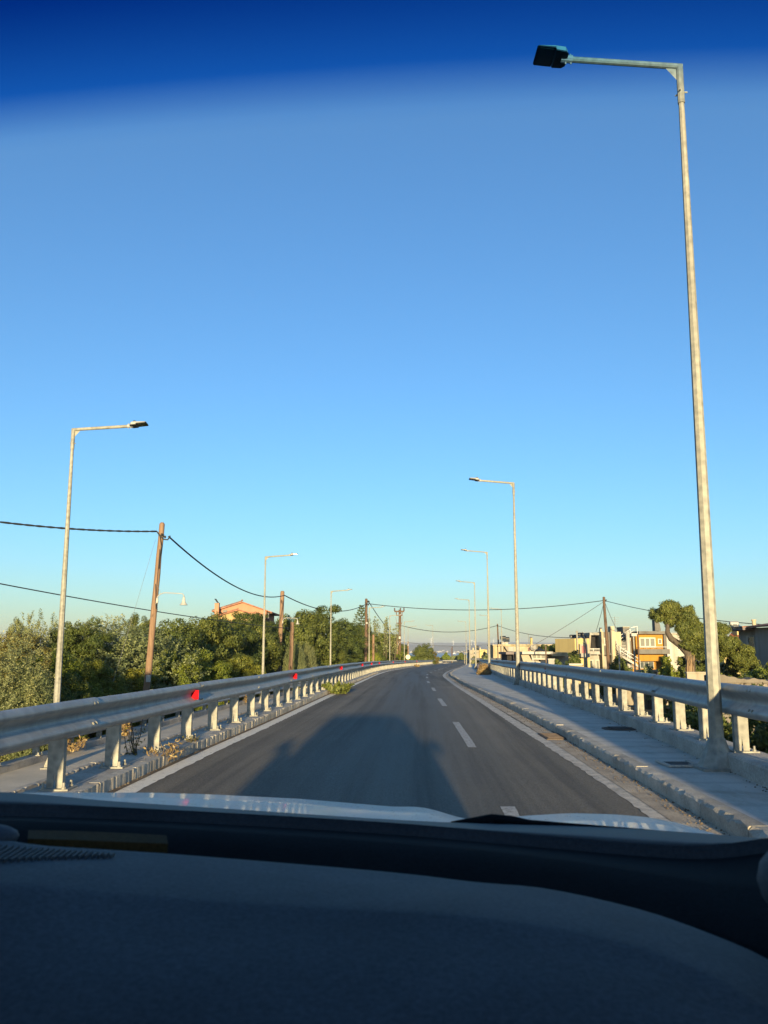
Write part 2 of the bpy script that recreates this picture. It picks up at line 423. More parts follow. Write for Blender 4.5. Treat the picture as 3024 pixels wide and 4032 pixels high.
# ---------------------------------------------------------------- ground, sea, hills
def terrain(x, y):
    z = -2.7 + (zr(y) if y < 260 else zr(260))
    if y > 260:
        z += -12.4 * min(1, (y-260)/1650) 
    if y < 1500 and (abs(x) > 60):
        z += .5*math.sin(x*.013+1)*math.sin(y*.011) * min(1, (abs(x)-60)/100)
    return z
xs = sorted(set([-12000,-8000,-5000,-3000,-1800,-1000,-600,-400,-280,-200,-150] + list(range(-120,121,8)) + [150,200,280,400,600,1000,1800,3000,5000,8000,12000]))
ys = sorted(set([-3500,-2000,-1000,-500,-250,-120,-60,-30] + list(range(-16,261,8)) + [300,360,440,540,680,850,1050,1300,1600,1950,2200]))
mb = MB(); mb.grid([[(x, y, terrain(x, y)) for x in xs] for y in ys])
gnd = mb.build('ground', 'ground', smooth=True); gnd['kind'] = 'structure'
mb = MB(); mb.grid([[(x, y, -14.4) for x in (-13000,-4000,0,4000,13000)] for y in (1500,3000,6000,12500)])
sea = mb.build('sea', 'sea'); sea['kind'] = 'structure'
def ridge(name, y0, base, amp, seed, mat, depth=900, x0=-5200, x1=6200):
    r_ = random.Random(seed); ph = [(r_.uniform(0, 6.28), r_.uniform(.6, 1.5)) for _ in range(7)]
    def hgt(x):
        s_ = 0
        for i, (a, b) in enumerate(ph): s_ += math.sin(x*b*.0006*(1.9**i)+a)/(1.75**i)
        return base + amp*s_*.45
    rows = []
    prof = [(0, 0), (.25, .18), (.5, .5), (.75, .85), (1, 1), (1.3, .6), (1.6, 0)]
    r2 = random.Random(seed+1)
    for t, h in prof:
        rows.append([(x + r2.uniform(-20,20), y0 + t*depth + 120*math.sin(x*.0011+seed), -15 + max(4, hgt(x)+15 + r2.uniform(-3,3))*h) for x in range(x0, x1+1, 90)])
    mb = MB(); mb.grid(rows); o = mb.build(name, mat, smooth=True); o['kind'] = 'structure'; return o
ridge('hills', 5600, 40, 14, 3, 'hill')
ridge('hills', 8200, 96, 22, 11, 'hill', 1500, -9000, 10000)

# ---------------------------------------------------------------- road, markings, kerbs, pavements
n_ = min(len(LL), len(KR))
road_l = offset(LL, .12); 
road_r = match_y(road_l, KR)
road = strip('road', road_l, road_r, 'asphalt', 0.0, 'road', thick=.4)
def ribbon(name, path, w0, w1, mat, dz, i0=0, i1=None, parent=None, jit=0.0):
    path = path[i0:i1]
    if jit: path = [q for a, b in zip(path, path[1:]) for q in (a, a.lerp(b,.25), a.lerp(b,.5), a.lerp(b,.75))] + [path[-1]]
    T, N = frame(path); rows = []; rj = random.Random(len(path))
    for p_, nn in zip(path, N):
        a = p_ + nn*(w0+rj.uniform(-jit,jit)); b = p_ + nn*(w1+rj.uniform(-jit,jit))
        rows.append([(a.x, a.y, zr(a.y)+dz), (b.x, b.y, zr(b.y)+dz)])
    mb = MB(); mb.grid(rows); return mb.build(name, mat, parent)
ribbon('edge_line', LL, .105, -.115, 'line_white', .004, parent=road, jit=.013)
ribbon('edge_line', RLp, .09, -.095, 'line_dusty', .004, parent=road, jit=.014)
# dashes: 4.5 m long near, as measured
def at_y(path, y0, y1): 
    return [p_ for p_ in path if y0 <= p_.y <= y1]
for y0, y1 in ((2.6,7.5),(11.95,16.33),(20.87,24.7),(29.3,32.6),(38,41.2),(47.2,50.6),(56.0,59.6),(65.5,69.4),(75,79),(84.5,88.5),(94,98),(103.5,107.5),(113,117)):
    seg = at_y(DL, y0, y1)
    ribbon('lane_dash', seg, .06, -.06, 'line_dash', .004, parent=road, jit=.006)
gut = ribbon('gutter', KR, .27, .0, 'gutter', .008); gut['kind'] = 'structure'
# raised pavement on the right
GRi = offset(GR, .17)
pv = [p_ for p_ in KR if p_.y <= 172]
pav = strip('pavement', offset(pv, -.13), match_y(offset(pv, -.13), GRi), 'pavement', .130, thick=.4)
# service road and low pavement on the left
lp_y = [p_ for p_ in PL]
pav2 = strip('lower_pavement', offset(PL, -.49), offset(PL, .68), 'pavement_low', -1.20)

srv_l = offset(PL, -.60); srv_r = match_y(srv_l, offset(LL, .64))
strip('service_road', srv_l, srv_r, 'asphalt', -1.36, 'road')
# retaining walls
def wall_sheet(name, path, d, z0, z1, th, mat):
    T, N = frame(path); rows = []
    for p_, nn in zip(path, N):
        a = p_ + nn*d; b = p_ + nn*(d+th); z = zr(p_.y)
        rows.append([(a.x,a.y,z+z0),(a.x,a.y,z+z1),(b.x,b.y,z+z1),(b.x,b.y,z+z0)])
    mb = MB(); mb.grid(rows, close=True); return mb.build(name, mat)
def lbl(o, *a, **k): return tag(o, *a, **k)
lbl(wall_sheet('retaining_wall', LL, .56, -3.2, -.03, .055, 'plinth'), 'grey concrete retaining wall dropping from the left edge of the road', 'wall')
lbl(wall_sheet('retaining_wall', [p_ for p_ in GR], -.16, -3.2, .02, -.28, 'plinth'), 'grey concrete retaining wall under the right-hand guardrail', 'wall')
lbl(wall_sheet('retaining_wall', PL, .72, -3.2, -1.22, .22, 'plinth'), 'low concrete wall below the left sunken pavement', 'wall')

# kerb stones, each with chipped arrises; four shared meshes
def kerb_mesh(seed, L, w_, h, z0, ch=.018, chip=.22):
    r_ = random.Random(seed); k = 11; rows = []
    for i in range(k):
        y = -L/2 + L*i/(k-1)
        c_ = ch*(.5 + 1.2*r_.random()) + (r_.uniform(.02,.045) if r_.random() < chip else 0)
        j = lambda a: r_.uniform(-a, a)
        b_ = .012*r_.random()
        rows.append([(0+j(.004), y, z0), (0+j(.006), y, h-c_), (c_*.9, y, h-.002+j(.002)), (w_, y, h-.001), (w_, y, z0)])
    mb = MB(); mb.grid(rows); m_ = len(rows[0])
    mb.f.append(tuple(range(m_))); mb.f.append(tuple((k-1)*m_+i for i in range(m_-1,-1,-1)))
    return mb.mesh('kerb_stone', mat='kerb')
kerb = tag(bpy.data.objects.new('kerb', None), kind='structure'); C.objects.link(kerb)
kms = [kerb_mesh(i, .985, .135, .138, -.2) for i in range(6)]
path = catmull([(p_.x, p_.y) for p_ in KR[::4] if p_.y < 175], 1.0); T, N = frame(path)
for i in range(len(path)-1):
    a = path[i]; b = path[i+1]; mid = (a+b)/2; t = (b-a).normalized()
    o = link('kerb_stone', RND.choice(kms), kerb, (mid.x, mid.y, zr(mid.y)+RND.uniform(-.005,.004)), math.atan2(-t.x, t.y) + RND.uniform(-.006,.006))
    o.rotation_euler.x = math.atan((zr(b.y)-zr(a.y)))
kerb2 = tag(bpy.data.objects.new('lower_kerb', None), kind='structure'); C.objects.link(kerb2)
kms2 = [kerb_mesh(20+i, .985, .13, .15, -.2) for i in range(4)]
path = catmull([(p_.x, p_.y) for p_ in offset(PL, -.62)[::4] if p_.y < 95], 1.0)
for i in range(len(path)-1):
    a = path[i]; b = path[i+1]; mid = (a+b)/2; t = (b-a).normalized()
    link('kerb_stone', RND.choice(kms2), kerb2, (mid.x, mid.y, zr(mid.y)-1.345+RND.uniform(-.006,.004)), math.atan2(-t.x, t.y) + math.pi)

# ---------------------------------------------------------------- guardrails
BEAM = [(.030,-.155),(.062,-.140),(.080,-.110),(.080,-.090),(.062,-.068),(.012,-.030),(.004,-.012),(.004,.012),(.012,.030),(.062,.068),(.080,.090),(.080,.110),(.062,.140),(.030,.155)]
def beam_profile():
    back = [(d-.004 if 0 < i < len(BEAM)-1 else d-.004, z) for i, (d, z) in enumerate(BEAM)]
    return BEAM + back[::-1]
BP = beam_profile()
def make_post(h, w_=.14, notch=True):
    """C-section post: web facing the traffic with an inverted-V slot at the foot, flanges behind"""
    mb = MB(); a = w_/2; t = .005
    def plate(poly):
        n_ = len(poly)
        mb.add([(x,0,z) for x,z in poly]+[(x,t,z) for x,z in poly], [tuple(range(n_)), tuple(range(2*n_-1,n_-1,-1))]+[(i,(i+1)%n_,(i+1)%n_+n_,i+n_) for i in range(n_)])
    plate([(-a,.012),(-.010,.012),(0,.15),(0,h),(-a,h)]); plate([(.010,.012),(a,.012),(a,h),(0,h),(0,.15)])
    for s_ in (-1,1):
        x0, x1 = (-a,-a+t) if s_ < 0 else (a-t,a)
        mb.box(x0, x1, t, .065, .012, h)
        mb.box(*( (-a+t,-a+.02) if s_ < 0 else (a-.02,a-t) ), .060, .065, .012, h)
    return mb.mesh('post', mat='galv')
def make_plate(wx=.17, wy=.24):
    mb = MB(); mb.box(-wx/2-.02, wx/2+.06, -.07, wy-.07, 0, .014); return mb.mesh('base_plate', mat='galv')
def make_bolt():
    mb = MB(); mb.lathe([(.019,0),(.019,.018),(.011,.019),(.011,.05),(.008,.055)], 6); return mb.mesh('bolt', mat='galv')
PLATE = make_plate(); BOLT = make_bolt()
mb = MB(); mb.lathe([(.016,0),(.016,.006),(.009,.012)], 8); RBOLT = mb.mesh('beam_bolt', mat='galv')
mb = MB(); mb.add([(0,-.012,-.045),(.075,-.012,-.045),(.075,-.012,.050),(0,-.012,.050),(0,.13,-.040),(.02,.13,-.040),(.02,.13,.040),(0,.13,.040)],
                  [(0,1,2,3),(1,5,6,2),(4,7,6,5),(0,4,5,1),(3,2,6,7),(0,3,7,4)])
REFL = mb.mesh('reflector', mat='red_reflector')
mb = MB(); mb.box(-.01,.012,-.05,.05,-.035,.035); mb.box(.012,.018,-.04,.04,-.025,.025); REFL2 = mb.mesh('reflector', mat='red_dark')

def guardrail(label, path, side, base_z, beam_z, post_h, spacing, detail_to, refl=(), refl_mesh=None, plinth=None, y_to=1e9, post_to=1e9, seg=4.0, jitter=.0, y_ref=None):
    """side = +1: beam on the left of the posts (seen along the path), -1: on the right"""
    p0 = path[0]
    t_ = thing('guardrail', (p0.x, p0.y, zr(p0.y)), label, 'guardrail')
    if plinth:
        w0, w1, z0, z1 = plinth
        T, N = frame(path); rows = []
        r_ = random.Random(5)
        for p_, nn in zip(path, N):
            a = p_ + nn*(w0 + r_.uniform(-.006,.006)); b = p_ + nn*(w1); z = zr(p_.y)
            a2 = a + (b-a)*.05
            rows.append([(a.x,a.y,z+z0),(a.x,a.y,z+z1-.02+r_.uniform(-.006,.004)),(a2.x,a2.y,z+z1),(b.x,b.y,z+z1),(b.x,b.y,z+z0)])
        mb = MB(); mb.grid(rows); mb.build('plinth', 'plinth', t_)
    if y_ref is None: pts = catmull([(p_.x,p_.y) for p_ in path[::2]], spacing)
    else:
        dn_ = catmull([(p_.x,p_.y) for p_ in path[::2]], .02); k_ = int(round(spacing/.02)); i_ = min(range(len(dn_)), key=lambda a: abs(dn_[a].y-y_ref))
        pts = dn_[i_ % k_::k_]
    T, N = frame(pts)
    pm = make_post(post_h)
    for p_, tt in zip(pts, T):
        if p_.y > post_to: break
        rz = math.atan2(-tt.x, tt.y)
        o = link('post', pm, t_, Vector((p_.x, p_.y, zr(p_.y)+base_z)) - LOC[t_.name], rz + RND.uniform(-.03,.03))
        o.rotation_euler.y = RND.uniform(-.008,.008)
        if p_.y < detail_to:
            link('base_plate', PLATE, o, (0,0,0)); 
            for bx_, by_ in ((-.08,-.045),(.10,-.045),(.10,.12)): link('bolt', BOLT, o, (bx_, by_, .012))
    # beams
    dn = catmull([(p_.x,p_.y) for p_ in path[::2]], .5); T, N = frame(dn)
    k = int(seg/.5); i = 0; nseg = 0
    while i < len(dn)-1:
        j = min(i+k, len(dn)-1)
        rows = []
        for q in range(i, j+1):
            p_, nn = dn[q], N[q]
            s_ = side
            lap = .004 if q == j and j < len(dn)-1 else 0.0
            wob = .006*math.sin(q*.37+nseg)*jitter
            ext = Vector((0,0))
            if q == j and j < len(dn)-1: ext = T[q]*.16
            rows.append([(p_.x + ext.x + nn.x*s_*(.073+d_+lap+wob), p_.y + ext.y + nn.y*s_*(.073+d_+lap+wob), zr(p_.y)+beam_z+z_+wob) for d_, z_ in BP])
        mb = MB(); mb.grid(rows, close=True)
        b_ = mb.build('beam', 'galv_beam', t_, smooth=True)
        p_ = dn[j]
        if p_.y < detail_to:
            nn = N[j]; tt = T[j]; rz = math.atan2(-tt.x, tt.y)
            for dy_, z_ in ((.03,.10),(.11,.10),(.03,-.085),(.11,-.085)):
                o = link('bolt', RBOLT, b_, Vector((p_.x+tt.x*dy_+nn.x*side*.153, p_.y+tt.y*dy_+nn.y*side*.153, zr(p_.y)+beam_z+z_+.012)) - LOC[t_.name])
                o.rotation_euler = (0, R(55*side*-1), rz)
        i = j; nseg += 1
        if p_.y > y_to: break
    for yy in refl:
        x = xat(dn, yy); q = min(range(len(dn)), key=lambda a: abs(dn[a].y-yy)); nn = N[q]; tt = T[q]
        o = link('reflector', refl_mesh, t_, Vector((x+nn.x*side*.083, yy+nn.y*side*.083, zr(yy)+beam_z)) - LOC[t_.name], math.atan2(-tt.x, tt.y) + (0 if side < 0 else 0))
        o.scale = (1.3 if side < 0 else -1.0, 1.3 if side < 0 else 1.0, 1.3 if side < 0 else 1.0)
    return t_
guardrail('long galvanised guardrail with red wedge reflectors along the left road edge', [p_ for p_ in GL if p_.y < 208], -1, .12, .715, .725, 1.42, 34,
          (11.8,20.8,33,46,56,66,84,103,122), REFL, (-.24,.22,-.2,.12), jitter=1, y_ref=7.61)
guardrail('galvanised guardrail with small dark red reflectors beside the right pavement', [p_ for p_ in GR if p_.y < 172], 1, .30, .828, .655, 1.22, 34,
          (24.6,32.2,40,48,56), REFL2, (.19,-.20,-.1,.30), jitter=1, y_ref=8.80)
guardrail('low guardrail half hidden behind the left one, along the sunken pavement', [p_ for p_ in offset(PL, .80) if p_.y < 100], -1, -1.04, -.68, .50, 2.0, 24, plinth=(-.12,.18,-1.5,-1.04))
guardrail('distant guardrail crossing the end of the road beyond the bend', catmull([(9.5,238),(14,237),(20,233.5),(27,228),(34,220)], .5), -1, .0, .62, .72, 2.0, 0, plinth=(-.25,.2,-.5,.02))
guardrail('sunlit pale guardrail ending among the weeds right of the bend', catmull([(13.36,134),(15.58,128),(17.25,124),(17.97,121.5)], .5), -1, .36, 1.02, .72, 2.0, 0)

# ---------------------------------------------------------------- street lamps
def street_lamp(label, x, y, zb, zt, side, wide=1.0, skirt=False, yaw=0.0, hs=.80):
    """side -1: arm reaches to the left, +1 to the right"""
    t_ = thing('street_lamp', (x, y, zb), label, 'street lamp', 'street lamps along the road')
    h = zt - zb
    mb = MB(); mb.tube([(x,y,zb),(x,y,zb+h*.5),(x,y,zt-.42)], [.078*wide,.056*wide,.033*wide], 8); mb.build('pole', 'galv_pole', t_)
    ca, sa = math.cos(yaw), math.sin(yaw)
    def L(d, f=0.0): return (x + side*(d*ca - f*sa*side), y + d*sa + f*ca)
    mb = MB(); A = 1.30
    ax, ay = L(A)
    mb.tube([(x,y,zt-.50),(x,y,zt-.02)], .042*wide, 10)
    mb.tube([L(-.03)+(zt-.035,), (ax,ay,zt+.075)], .036*wide, 10)
    g0 = L(.04); g1 = L(.16)
    mb.add([g0+(zt-.20,), g0+(zt-.05,), g1+(zt-.05,)], [(0,1,2)])
    arm = mb.build('arm', 'galv_pole', t_)
    mb = MB()
    for q in (0, 1, 2):
        an = q*2.1; mb.tube([(x+.03*math.cos(an), y+.03*math.sin(an), zt-.36),(x+.075*math.cos(an), y+.075*math.sin(an), zt-.36)], .010, 6)
    mb.build('set_screw', 'galv', arm)
    # lamp head: sloped housing, flat black underside with a lens panel, grey spigot
    def P(d, f, z): 
        q = L(A-.05+d*hs, f*hs*1.35); return (q[0], q[1], zt+.080+z*hs + .09*max(0,d)*hs)
    def hull(prof, name, mat, par):
        rows = [[P(d, f, z) for f, z in sec] for d, sec in prof]
        mb = MB(); mb.grid([[p_[0:3] if False else p_ for p_ in r_] for r_ in rows], close=True)
        m_ = len(rows[0]); mb.f.append(tuple(range(m_))); mb.f.append(tuple((len(rows)-1)*m_+i for i in range(m_-1,-1,-1)))
        return mb.build(name, mat, par)
    def sec(hw, z0, z1, r_=.02): return [(-hw,z0),(hw,z0),(hw,z1-r_),(hw-r_*1.5,z1),(-hw+r_*1.5,z1),(-hw,z1-r_)]
    head = hull([(.07,sec(.09,.000,.055)),(.11,sec(.125,-.006,.085)),(.24,sec(.135,.0,.085)),(.27,sec(.15,.022,.070)),(.50,sec(.15,.028,.058)),(.53,sec(.13,.032,.052,.01))], 'luminaire', 'lamp_grey', t_)
    hull([(.06,sec(.10,-.030,-.004,.006)),(.11,sec(.135,-.034,-.004,.006)),(.25,sec(.145,-.026,.0,.006)),(.262,sec(.145,-.004,.006,.003))], 'gear_cover', 'lamp_black', head)
    hull([(.264,sec(.158,.002,.030,.006)),(.52,sec(.158,.012,.034,.006)),(.538,sec(.14,.018,.036,.006))], 'underside', 'lamp_black', head)
    hull([(.290,sec(.135,-.004,.004,.002)),(.505,sec(.135,.006,.012,.002))], 'lens', 'lamp_lens', head)
    mb = MB(); q = P(.17, 0, .085); mb.lathe([(.035,-.004),(.035,.035),(.028,.045)], 10, q); mb.build('sensor_cap', 'lamp_black', head)
    mb = MB(); a_ = L(A-.07); b_ = L(A+.06)
    mb.tube([a_+(zt+.072,), b_+(zt+.085,)], .045, 10)
    for dd in (.0,.06):
        c_ = L(A-.05+dd)
        mb.tube([(c_[0],c_[1],zt+.01),(c_[0],c_[1],zt+.14)], .008, 6)
    mb.build('spigot', 'lamp_grey', head)
    # foot
    mb = MB()
    if skirt:
        mb.tube([(x,y,zb+.012),(x,y,zb+.07),(x,y,zb+.18),(x,y,zb+.30)], [.205,.175,.12,.082], 8)
        mb.box(x-.22,x+.22,y-.22,y+.22,zb-.01,zb+.02)
        mb.build('foot_skirt', 'galv', t_)
    else:
        mb.box(x-.2,x+.2,y-.2,y+.2,zb-.01,zb+.022)
        for an in range(4):
            c_, s_ = math.cos(an*math.pi/2+.3), math.sin(an*math.pi/2+.3); px, py = -s_*.006, c_*.006
            v_ = [(x+c_*.07,y+s_*.07,zb+.02),(x+c_*.18,y+s_*.18,zb+.02),(x+c_*.18,y+s_*.18,zb+.05),(x+c_*.07,y+s_*.07,zb+.36)]
            mb.add([(a+px,b+py,c) for a,b,c in v_]+[(a-px,b-py,c) for a,b,c in v_], [(0,1,2,3),(7,6,5,4),(0,4,5,1),(1,5,6,2),(2,6,7,3),(3,7,4,0)])
        mb.build('foot_plate', 'galv', t_)
    return t_
street_lamp('tallest street lamp, nearest on the right pavement, black lamp head against dark sky', 3.37, 8.85, .13, 8.01, -1, .94, True, .02, .76).rotation_euler.y = .0065
for lab, x, y, zt, wd in (('second nearest street lamp on the right pavement, beside a red guardrail reflector', 4.92, 31.6, 7.62, 1.05),
                      ('third nearest street lamp on the right, standing by the dry brown bush', 6.64, 54.3, 7.6, 1.0),
                      ('fourth nearest street lamp on the right, thinner one left of the third', 8.16, 76.4, 7.4, 1.0),
                      ('fifth street lamp on the right, standing where the kerb meets the bend', 9.93, 99.3, 7.2, 1.0)):
    street_lamp(lab, x, y, zr(y)+.13, zt, -1, wd)
for lab, x, y, zt in (('street lamp rising in front of the black rooftop tanks on the right', 16.50, 120, 7.13),
                      ('faint far street lamp just right of the second nearest right lamp', 17.02, 138, 6.90),
                      ('far street lamp over the distant crossing guardrail, left of the fifth right lamp', 15.81, 165, 6.87),
                      ('far street lamp standing against the round bushy tree', 11.19, 196, 7.05)):
    street_lamp(lab, x, y, zr(y)-.1, zt, -1, 1.15)
for lab, x, y, zt in (('nearest street lamp on the left, standing on the sunken pavement', -7.21, 19.1, 6.40),
                      ('second street lamp on the left, in front of the pink house', -6.25, 44.5, 6.22),
                      ('third street lamp on the left, before the dense dark trees', -4.20, 67.5, 6.0),
                      ('fourth street lamp on the left, beside the dark brown utility pole', -1.56, 89.9, 5.8),
                      ('fifth street lamp on the left, its arm in front of the pole crossarms', .75, 112, 5.87),
                      ('sixth street lamp on the left, above the triangular sign', 3.2, 135, 5.86),
                      ('faintest seventh street lamp on the left, behind the round pale sign', 4.44, 158, 5.70)):
    street_lamp(lab, x, y, zr(y)-1.2, zt, 1, 1.05, False, .06)

# ---------------------------------------------------------------- utility poles and cables
def wobble_pole(mb, x, y, z0, z1, r0, r1, lean=(0,0), seed=1, n_=14, sides=12):
    r_ = random.Random(seed); path = []; rad = []
    for i in range(n_+1):
        t = i/n_; path.append((x + lean[0]*t + r_.uniform(-.012,.012), y + lean[1]*t, z0+(z1-z0)*t)); rad.append((r0+(r1-r0)*t)*(1+r_.uniform(-.035,.035)))
    path.append((path[-1][0], path[-1][1], z1+.07)); rad.append(rad[-1]*.55)
    mb.tube(path, rad, sides); return path[-2]
def upole(label, x, y, z0, z1, r0, r1, mat, lean=(0,0), seed=1, name='utility_pole'):
    t_ = thing(name, (x, y, z0), label, 'utility pole', 'wooden utility poles')
    mb = MB(); top = wobble_pole(mb, x, y, z0, z1, r0, r1, lean, seed); mb.build('shaft', mat, t_, smooth=True)
    return t_, top
def bell_lamp(t_, x, y, z, s_=1.0, k=1.0):
    """curved bracket and bell-shaped enamel shade reaching to the right"""
    path = [(x+.05*k, y-.05, z-.30*s_)]
    for i in range(9):
        a = math.pi - i*math.pi/2/8; path.append((x+.12+.34*s_+.34*s_*math.cos(a), y-.06, z-.04+.24*s_*math.sin(a)))
    path += [(x+.46+.62*s_, y-.06, z+.17*s_)]
    for i in range(1,6):
        a = math.pi/2 - i*math.pi/2/5; path.append((x+.46+.62*s_+.12*s_*math.cos(a), y-.06, z+.05*s_+.12*s_*math.sin(a)))
    mb = MB(); mb.tube(path, .022*s_, 6); br = mb.build('lamp_bracket', 'grey_metal', t_, smooth=True)
    e = path[-1]
    mb = MB(); mb.lathe([(.03,0),(.05,-.05),(.06,-.16),(.085,-.24),(.155,-.33),(.175,-.345),(.15,-.335),(.03,-.20)], 14, (e[0],e[1],e[2])); mb.build('lamp_shade', 'white_enamel', br, smooth=True)
    mb = MB(); mb.tube([(x+.05,y-.05,z+.62*s_),(path[6][0],path[6][1],path[6][2])], .006, 4); mb.build('stay_rod', 'thin_wire', br)
    mb = MB(); mb.lathe([(.045,0),(.05,.08),(.045,.20),(.02,.22)], 10, (x+.13,y-.08,z-.22)); mb.build('fuse_pot', 'white_enamel', br, smooth=True)
    mb = MB(); mb.tube([(x+.08,y-.08,z-.25),(x+.10,y-.1,z-.42),(x+.16,y-.1,z-.52),(x+.15,y-.1,z-.38)], .014, 5); mb.build('lamp_wire', 'cable', br)
U1, u1top = upole('nearest brown wooden utility pole on the left, with bell lamp and meter box', (-9.61), 34.5, -3.0, 6.45, .145, .108, 'wood_tan', ((-9.19)-(-9.61)+.05, 0), 3)
xl = u1top[0]; yl = 34.5
bell_lamp(U1, (-9.31)+.02, yl-.08, 3.42, 1.0)
mb = MB(); mb.box((-9.42), (-9.28), 34.15, 34.33, 0.08, 0.35); bevel_mod(mb.build('meter_box', 'white_enamel', U1), .01)
mb = MB()
for q in range(3): mb.lathe([(.03,0),(.05,.03),(.03,.06),(.045,.09)], 8, (xl+.05+.07*q, yl-.17, 5.95-.05*q))
mb.tube([(xl-.16,yl-.14,6.12),(xl-.05,yl-.17,5.98),(xl+.12,yl-.18,5.80),(xl+.30,yl-.17,5.78),(xl+.38,yl-.1,5.95)], .03, 6)
mb.tube([(xl-.20,yl-.12,6.16),(xl-.02,yl-.16,5.90),(xl+.06,yl-.17,5.5),(xl-.0,yl-.17,5.1),(xl-.02,yl-.17,4.6)], .018, 5)
mb.build('cable_clamp', 'cable', U1)
mb = MB(); mb.tube([(xl-.02,yl-.145,5.4),(xl-.10,yl-.16,3.2),((-9.26),yl-.17,3.98)], .012, 5); mb.build('down_wire', 'insulator', U1)
U2, u2top = upole('second wooden utility pole on the left, behind the second left street lamp', (-8.70), 70.4, -3.3, 6.14, .20, .17, 'wood_tan', ((-8.41)-(-8.70), 0), 5)
bell_lamp(U2, (-8.50)+.05, 70.2, 3.74, 1.2)
US, ustop = upole('short bare wooden pole right of the second left utility pole', (-6.43), 58.6, -3.2, 3.19, .15, .13, 'wood_tan', ((-6.29)-(-6.43), 0), 6)
U3, u3top = upole('dark brown utility pole beside the Norfolk pine, cables fanning from its top', (-2.35), 110.4, -3.6, 7.94, .21, .17, 'wood_dark', ((-2.28)-(-2.34), 0), 7)
mb = MB(); mb.tube([((-2.08),110.1,7.62),((-1.95),110.0,7.56)], .14, 8); mb.lathe([(.05,0),(.1,.1),(.05,.22)], 8, ((-2.02),110.0,7.10)); mb.build('insulator', 'cable', U3)
mb = MB(); mb.lathe([(.06,0),(.16,.08),(.15,.2),(.05,.3)], 8, ((-2.21),110.0,4.69)); mb.build('lamp_shade', 'white_enamel', U3)
UN, _ = upole('slim brown companion pole right behind the dark brown pole', (-2.17), 113, -3.6, 4.88, .14, .12, 'wood_dark', (0,0), 8)
UM, _ = upole('short pale wooden pole sticking out of the bushes between two left lamps', (-1.24), 100, -3.4, 3.12, .15, .14, 'wood_tan', (0,0), 9)
# H-shaped pole with crossarms
HP, htop = upole('reddish pole with wide crossarms and hanging wires beyond the left trees', 2.56, 142, -3.8, 8.03, .26, .22, 'wood_dark', (2.65-2.56,0), 10)
mb = MB(); zx = 7.77; mb.box(1.72, 3.36, 141.6, 141.75, zx-.12, zx+.12); mb.box(2.02, 3.07, 141.6, 141.75, 7.14-.1, 7.14+.1)
for u_ in (2.06, 3.02): mb.tube([(u_,141.66,7.14),(u_,141.66,7.77)], .07, 6)
mb.box(2.02, 3.02, 141.6, 141.75, 5.84-.07, 5.84+.07)
mb.build('crossarm', 'wood_dark', HP)
mb = MB()
for u_ in (1.76, 2.73, 3.32): mb.lathe([(.07,0),(.15,.12),(.07,.24),(.13,.36),(.05,.5)], 8, (u_,141.66,zx+.1))
mb.build('insulator', 'insulator', HP)
mb = MB()
for a_, b_ in ((1553,1562),(1560,1570),(1592,1580),(1587,1582)):
    pass
mb.tube([(1.93,141.5,6.85),(2.10,141.5,6.01),(2.52,141.5,4.75),(2.56,141.5,3.92)], .035, 5)
mb.tube([(3.15,141.5,7.02),(3.02,141.5,6.01),(2.77,141.5,4.96),(2.73,141.5,4.00)], .035, 5)
mb.build('hanging_wire', 'thin_wire', HP)
mb = MB(); mb.box(2.44, 2.73, 141.3,141.7, 3.25, 3.67); mb.build('fuse_box', 'white_enamel', HP)
UB, _ = upole('short stained pole left of the crossarm pole, carrying a small lamp', 2.08, 138, -3.8, 3.85, .20, .17, 'wood_tan', (0.05,0), 12)
bell_lamp(UB, 2.16, 137.8, 2.39, 1.7)
UC, _ = upole('thin grey-brown pole in front of the round pale sign', 4.21, 150, -3.8, 2.88, .13, .11, 'wood_tan', (0,0), 13)
UR, urtop = upole('dark leaning utility pole in front of the grey balcony house', 26.02, 99.4, -3.2, 7.48, .21, .15, 'wood_dark', (25.70-26.02, 0), 14)
mb = MB(); mb.lathe([(.05,0),(.09,.08),(.05,.2)], 8, (urtop[0]+.18,99.2,urtop[2]-.5)); mb.tube([(urtop[0],99.3,urtop[2]-.3),(urtop[0]+.3,99.2,urtop[2]-.25),(urtop[0]+.2,99.2,urtop[2]-.4)], .02, 5); mb.build('insulator', 'cable', UR)
UQ, uqtop = upole('slender dark utility pole before the long cream building', 20.14, 150, -3.6, 5.92, .17, .12, 'wood_dark', (19.92-20.14, 0), 15)
UF, _ = upole('tiny pale pole in front of the sea, left of its twin', 23.51, 300, -6.5, 2.26, .13, .11, 'wood_dark', (0,0), 16)
UF2, _ = upole('tiny brown pole in front of the sea, right of its twin', 23.07, 290, -6.5, 2.74, .13, .11, 'wood_dark', (0,0), 17)

def cable(label, a, b, sag, r_, mat='cable', n_=28, name='overhead_cable', twist=0.0):
    mb = MB(); a = Vector(a); b = Vector(b); pts = []
    for i in range(n_+1):
        t = i/n_; p_ = a.lerp(b, t); p_.z -= sag*4*t*(1-t); pts.append(p_)
    base = a
    if twist:
        for s_ in (0, math.pi):
            q = [p_ + Vector((0, math.cos(i*1.7+s_), math.sin(i*1.7+s_)))*twist for i, p_ in enumerate(pts)]
            mb.tube(q, r_*.8, 5)
    else: mb.tube(pts, r_, 5)
    o = mb.build(name, mat, smooth=True); return tag(o, label, 'cable')
att1 = (xl+.0, yl-.16, 6.15)
cable('thick black cable running from the nearest left pole out of the picture, upper one', ((-12.07)-6, 20, 6.15), (xl-.18, yl-.14, 6.13), .55, .034, twist=.016, n_=70)
cable('thick black cable sagging between the first and second left utility poles', (xl+.32, yl-.1, 5.92), (u2top[0]+.2, 70.2, 5.83), .95, .036, n_=40)
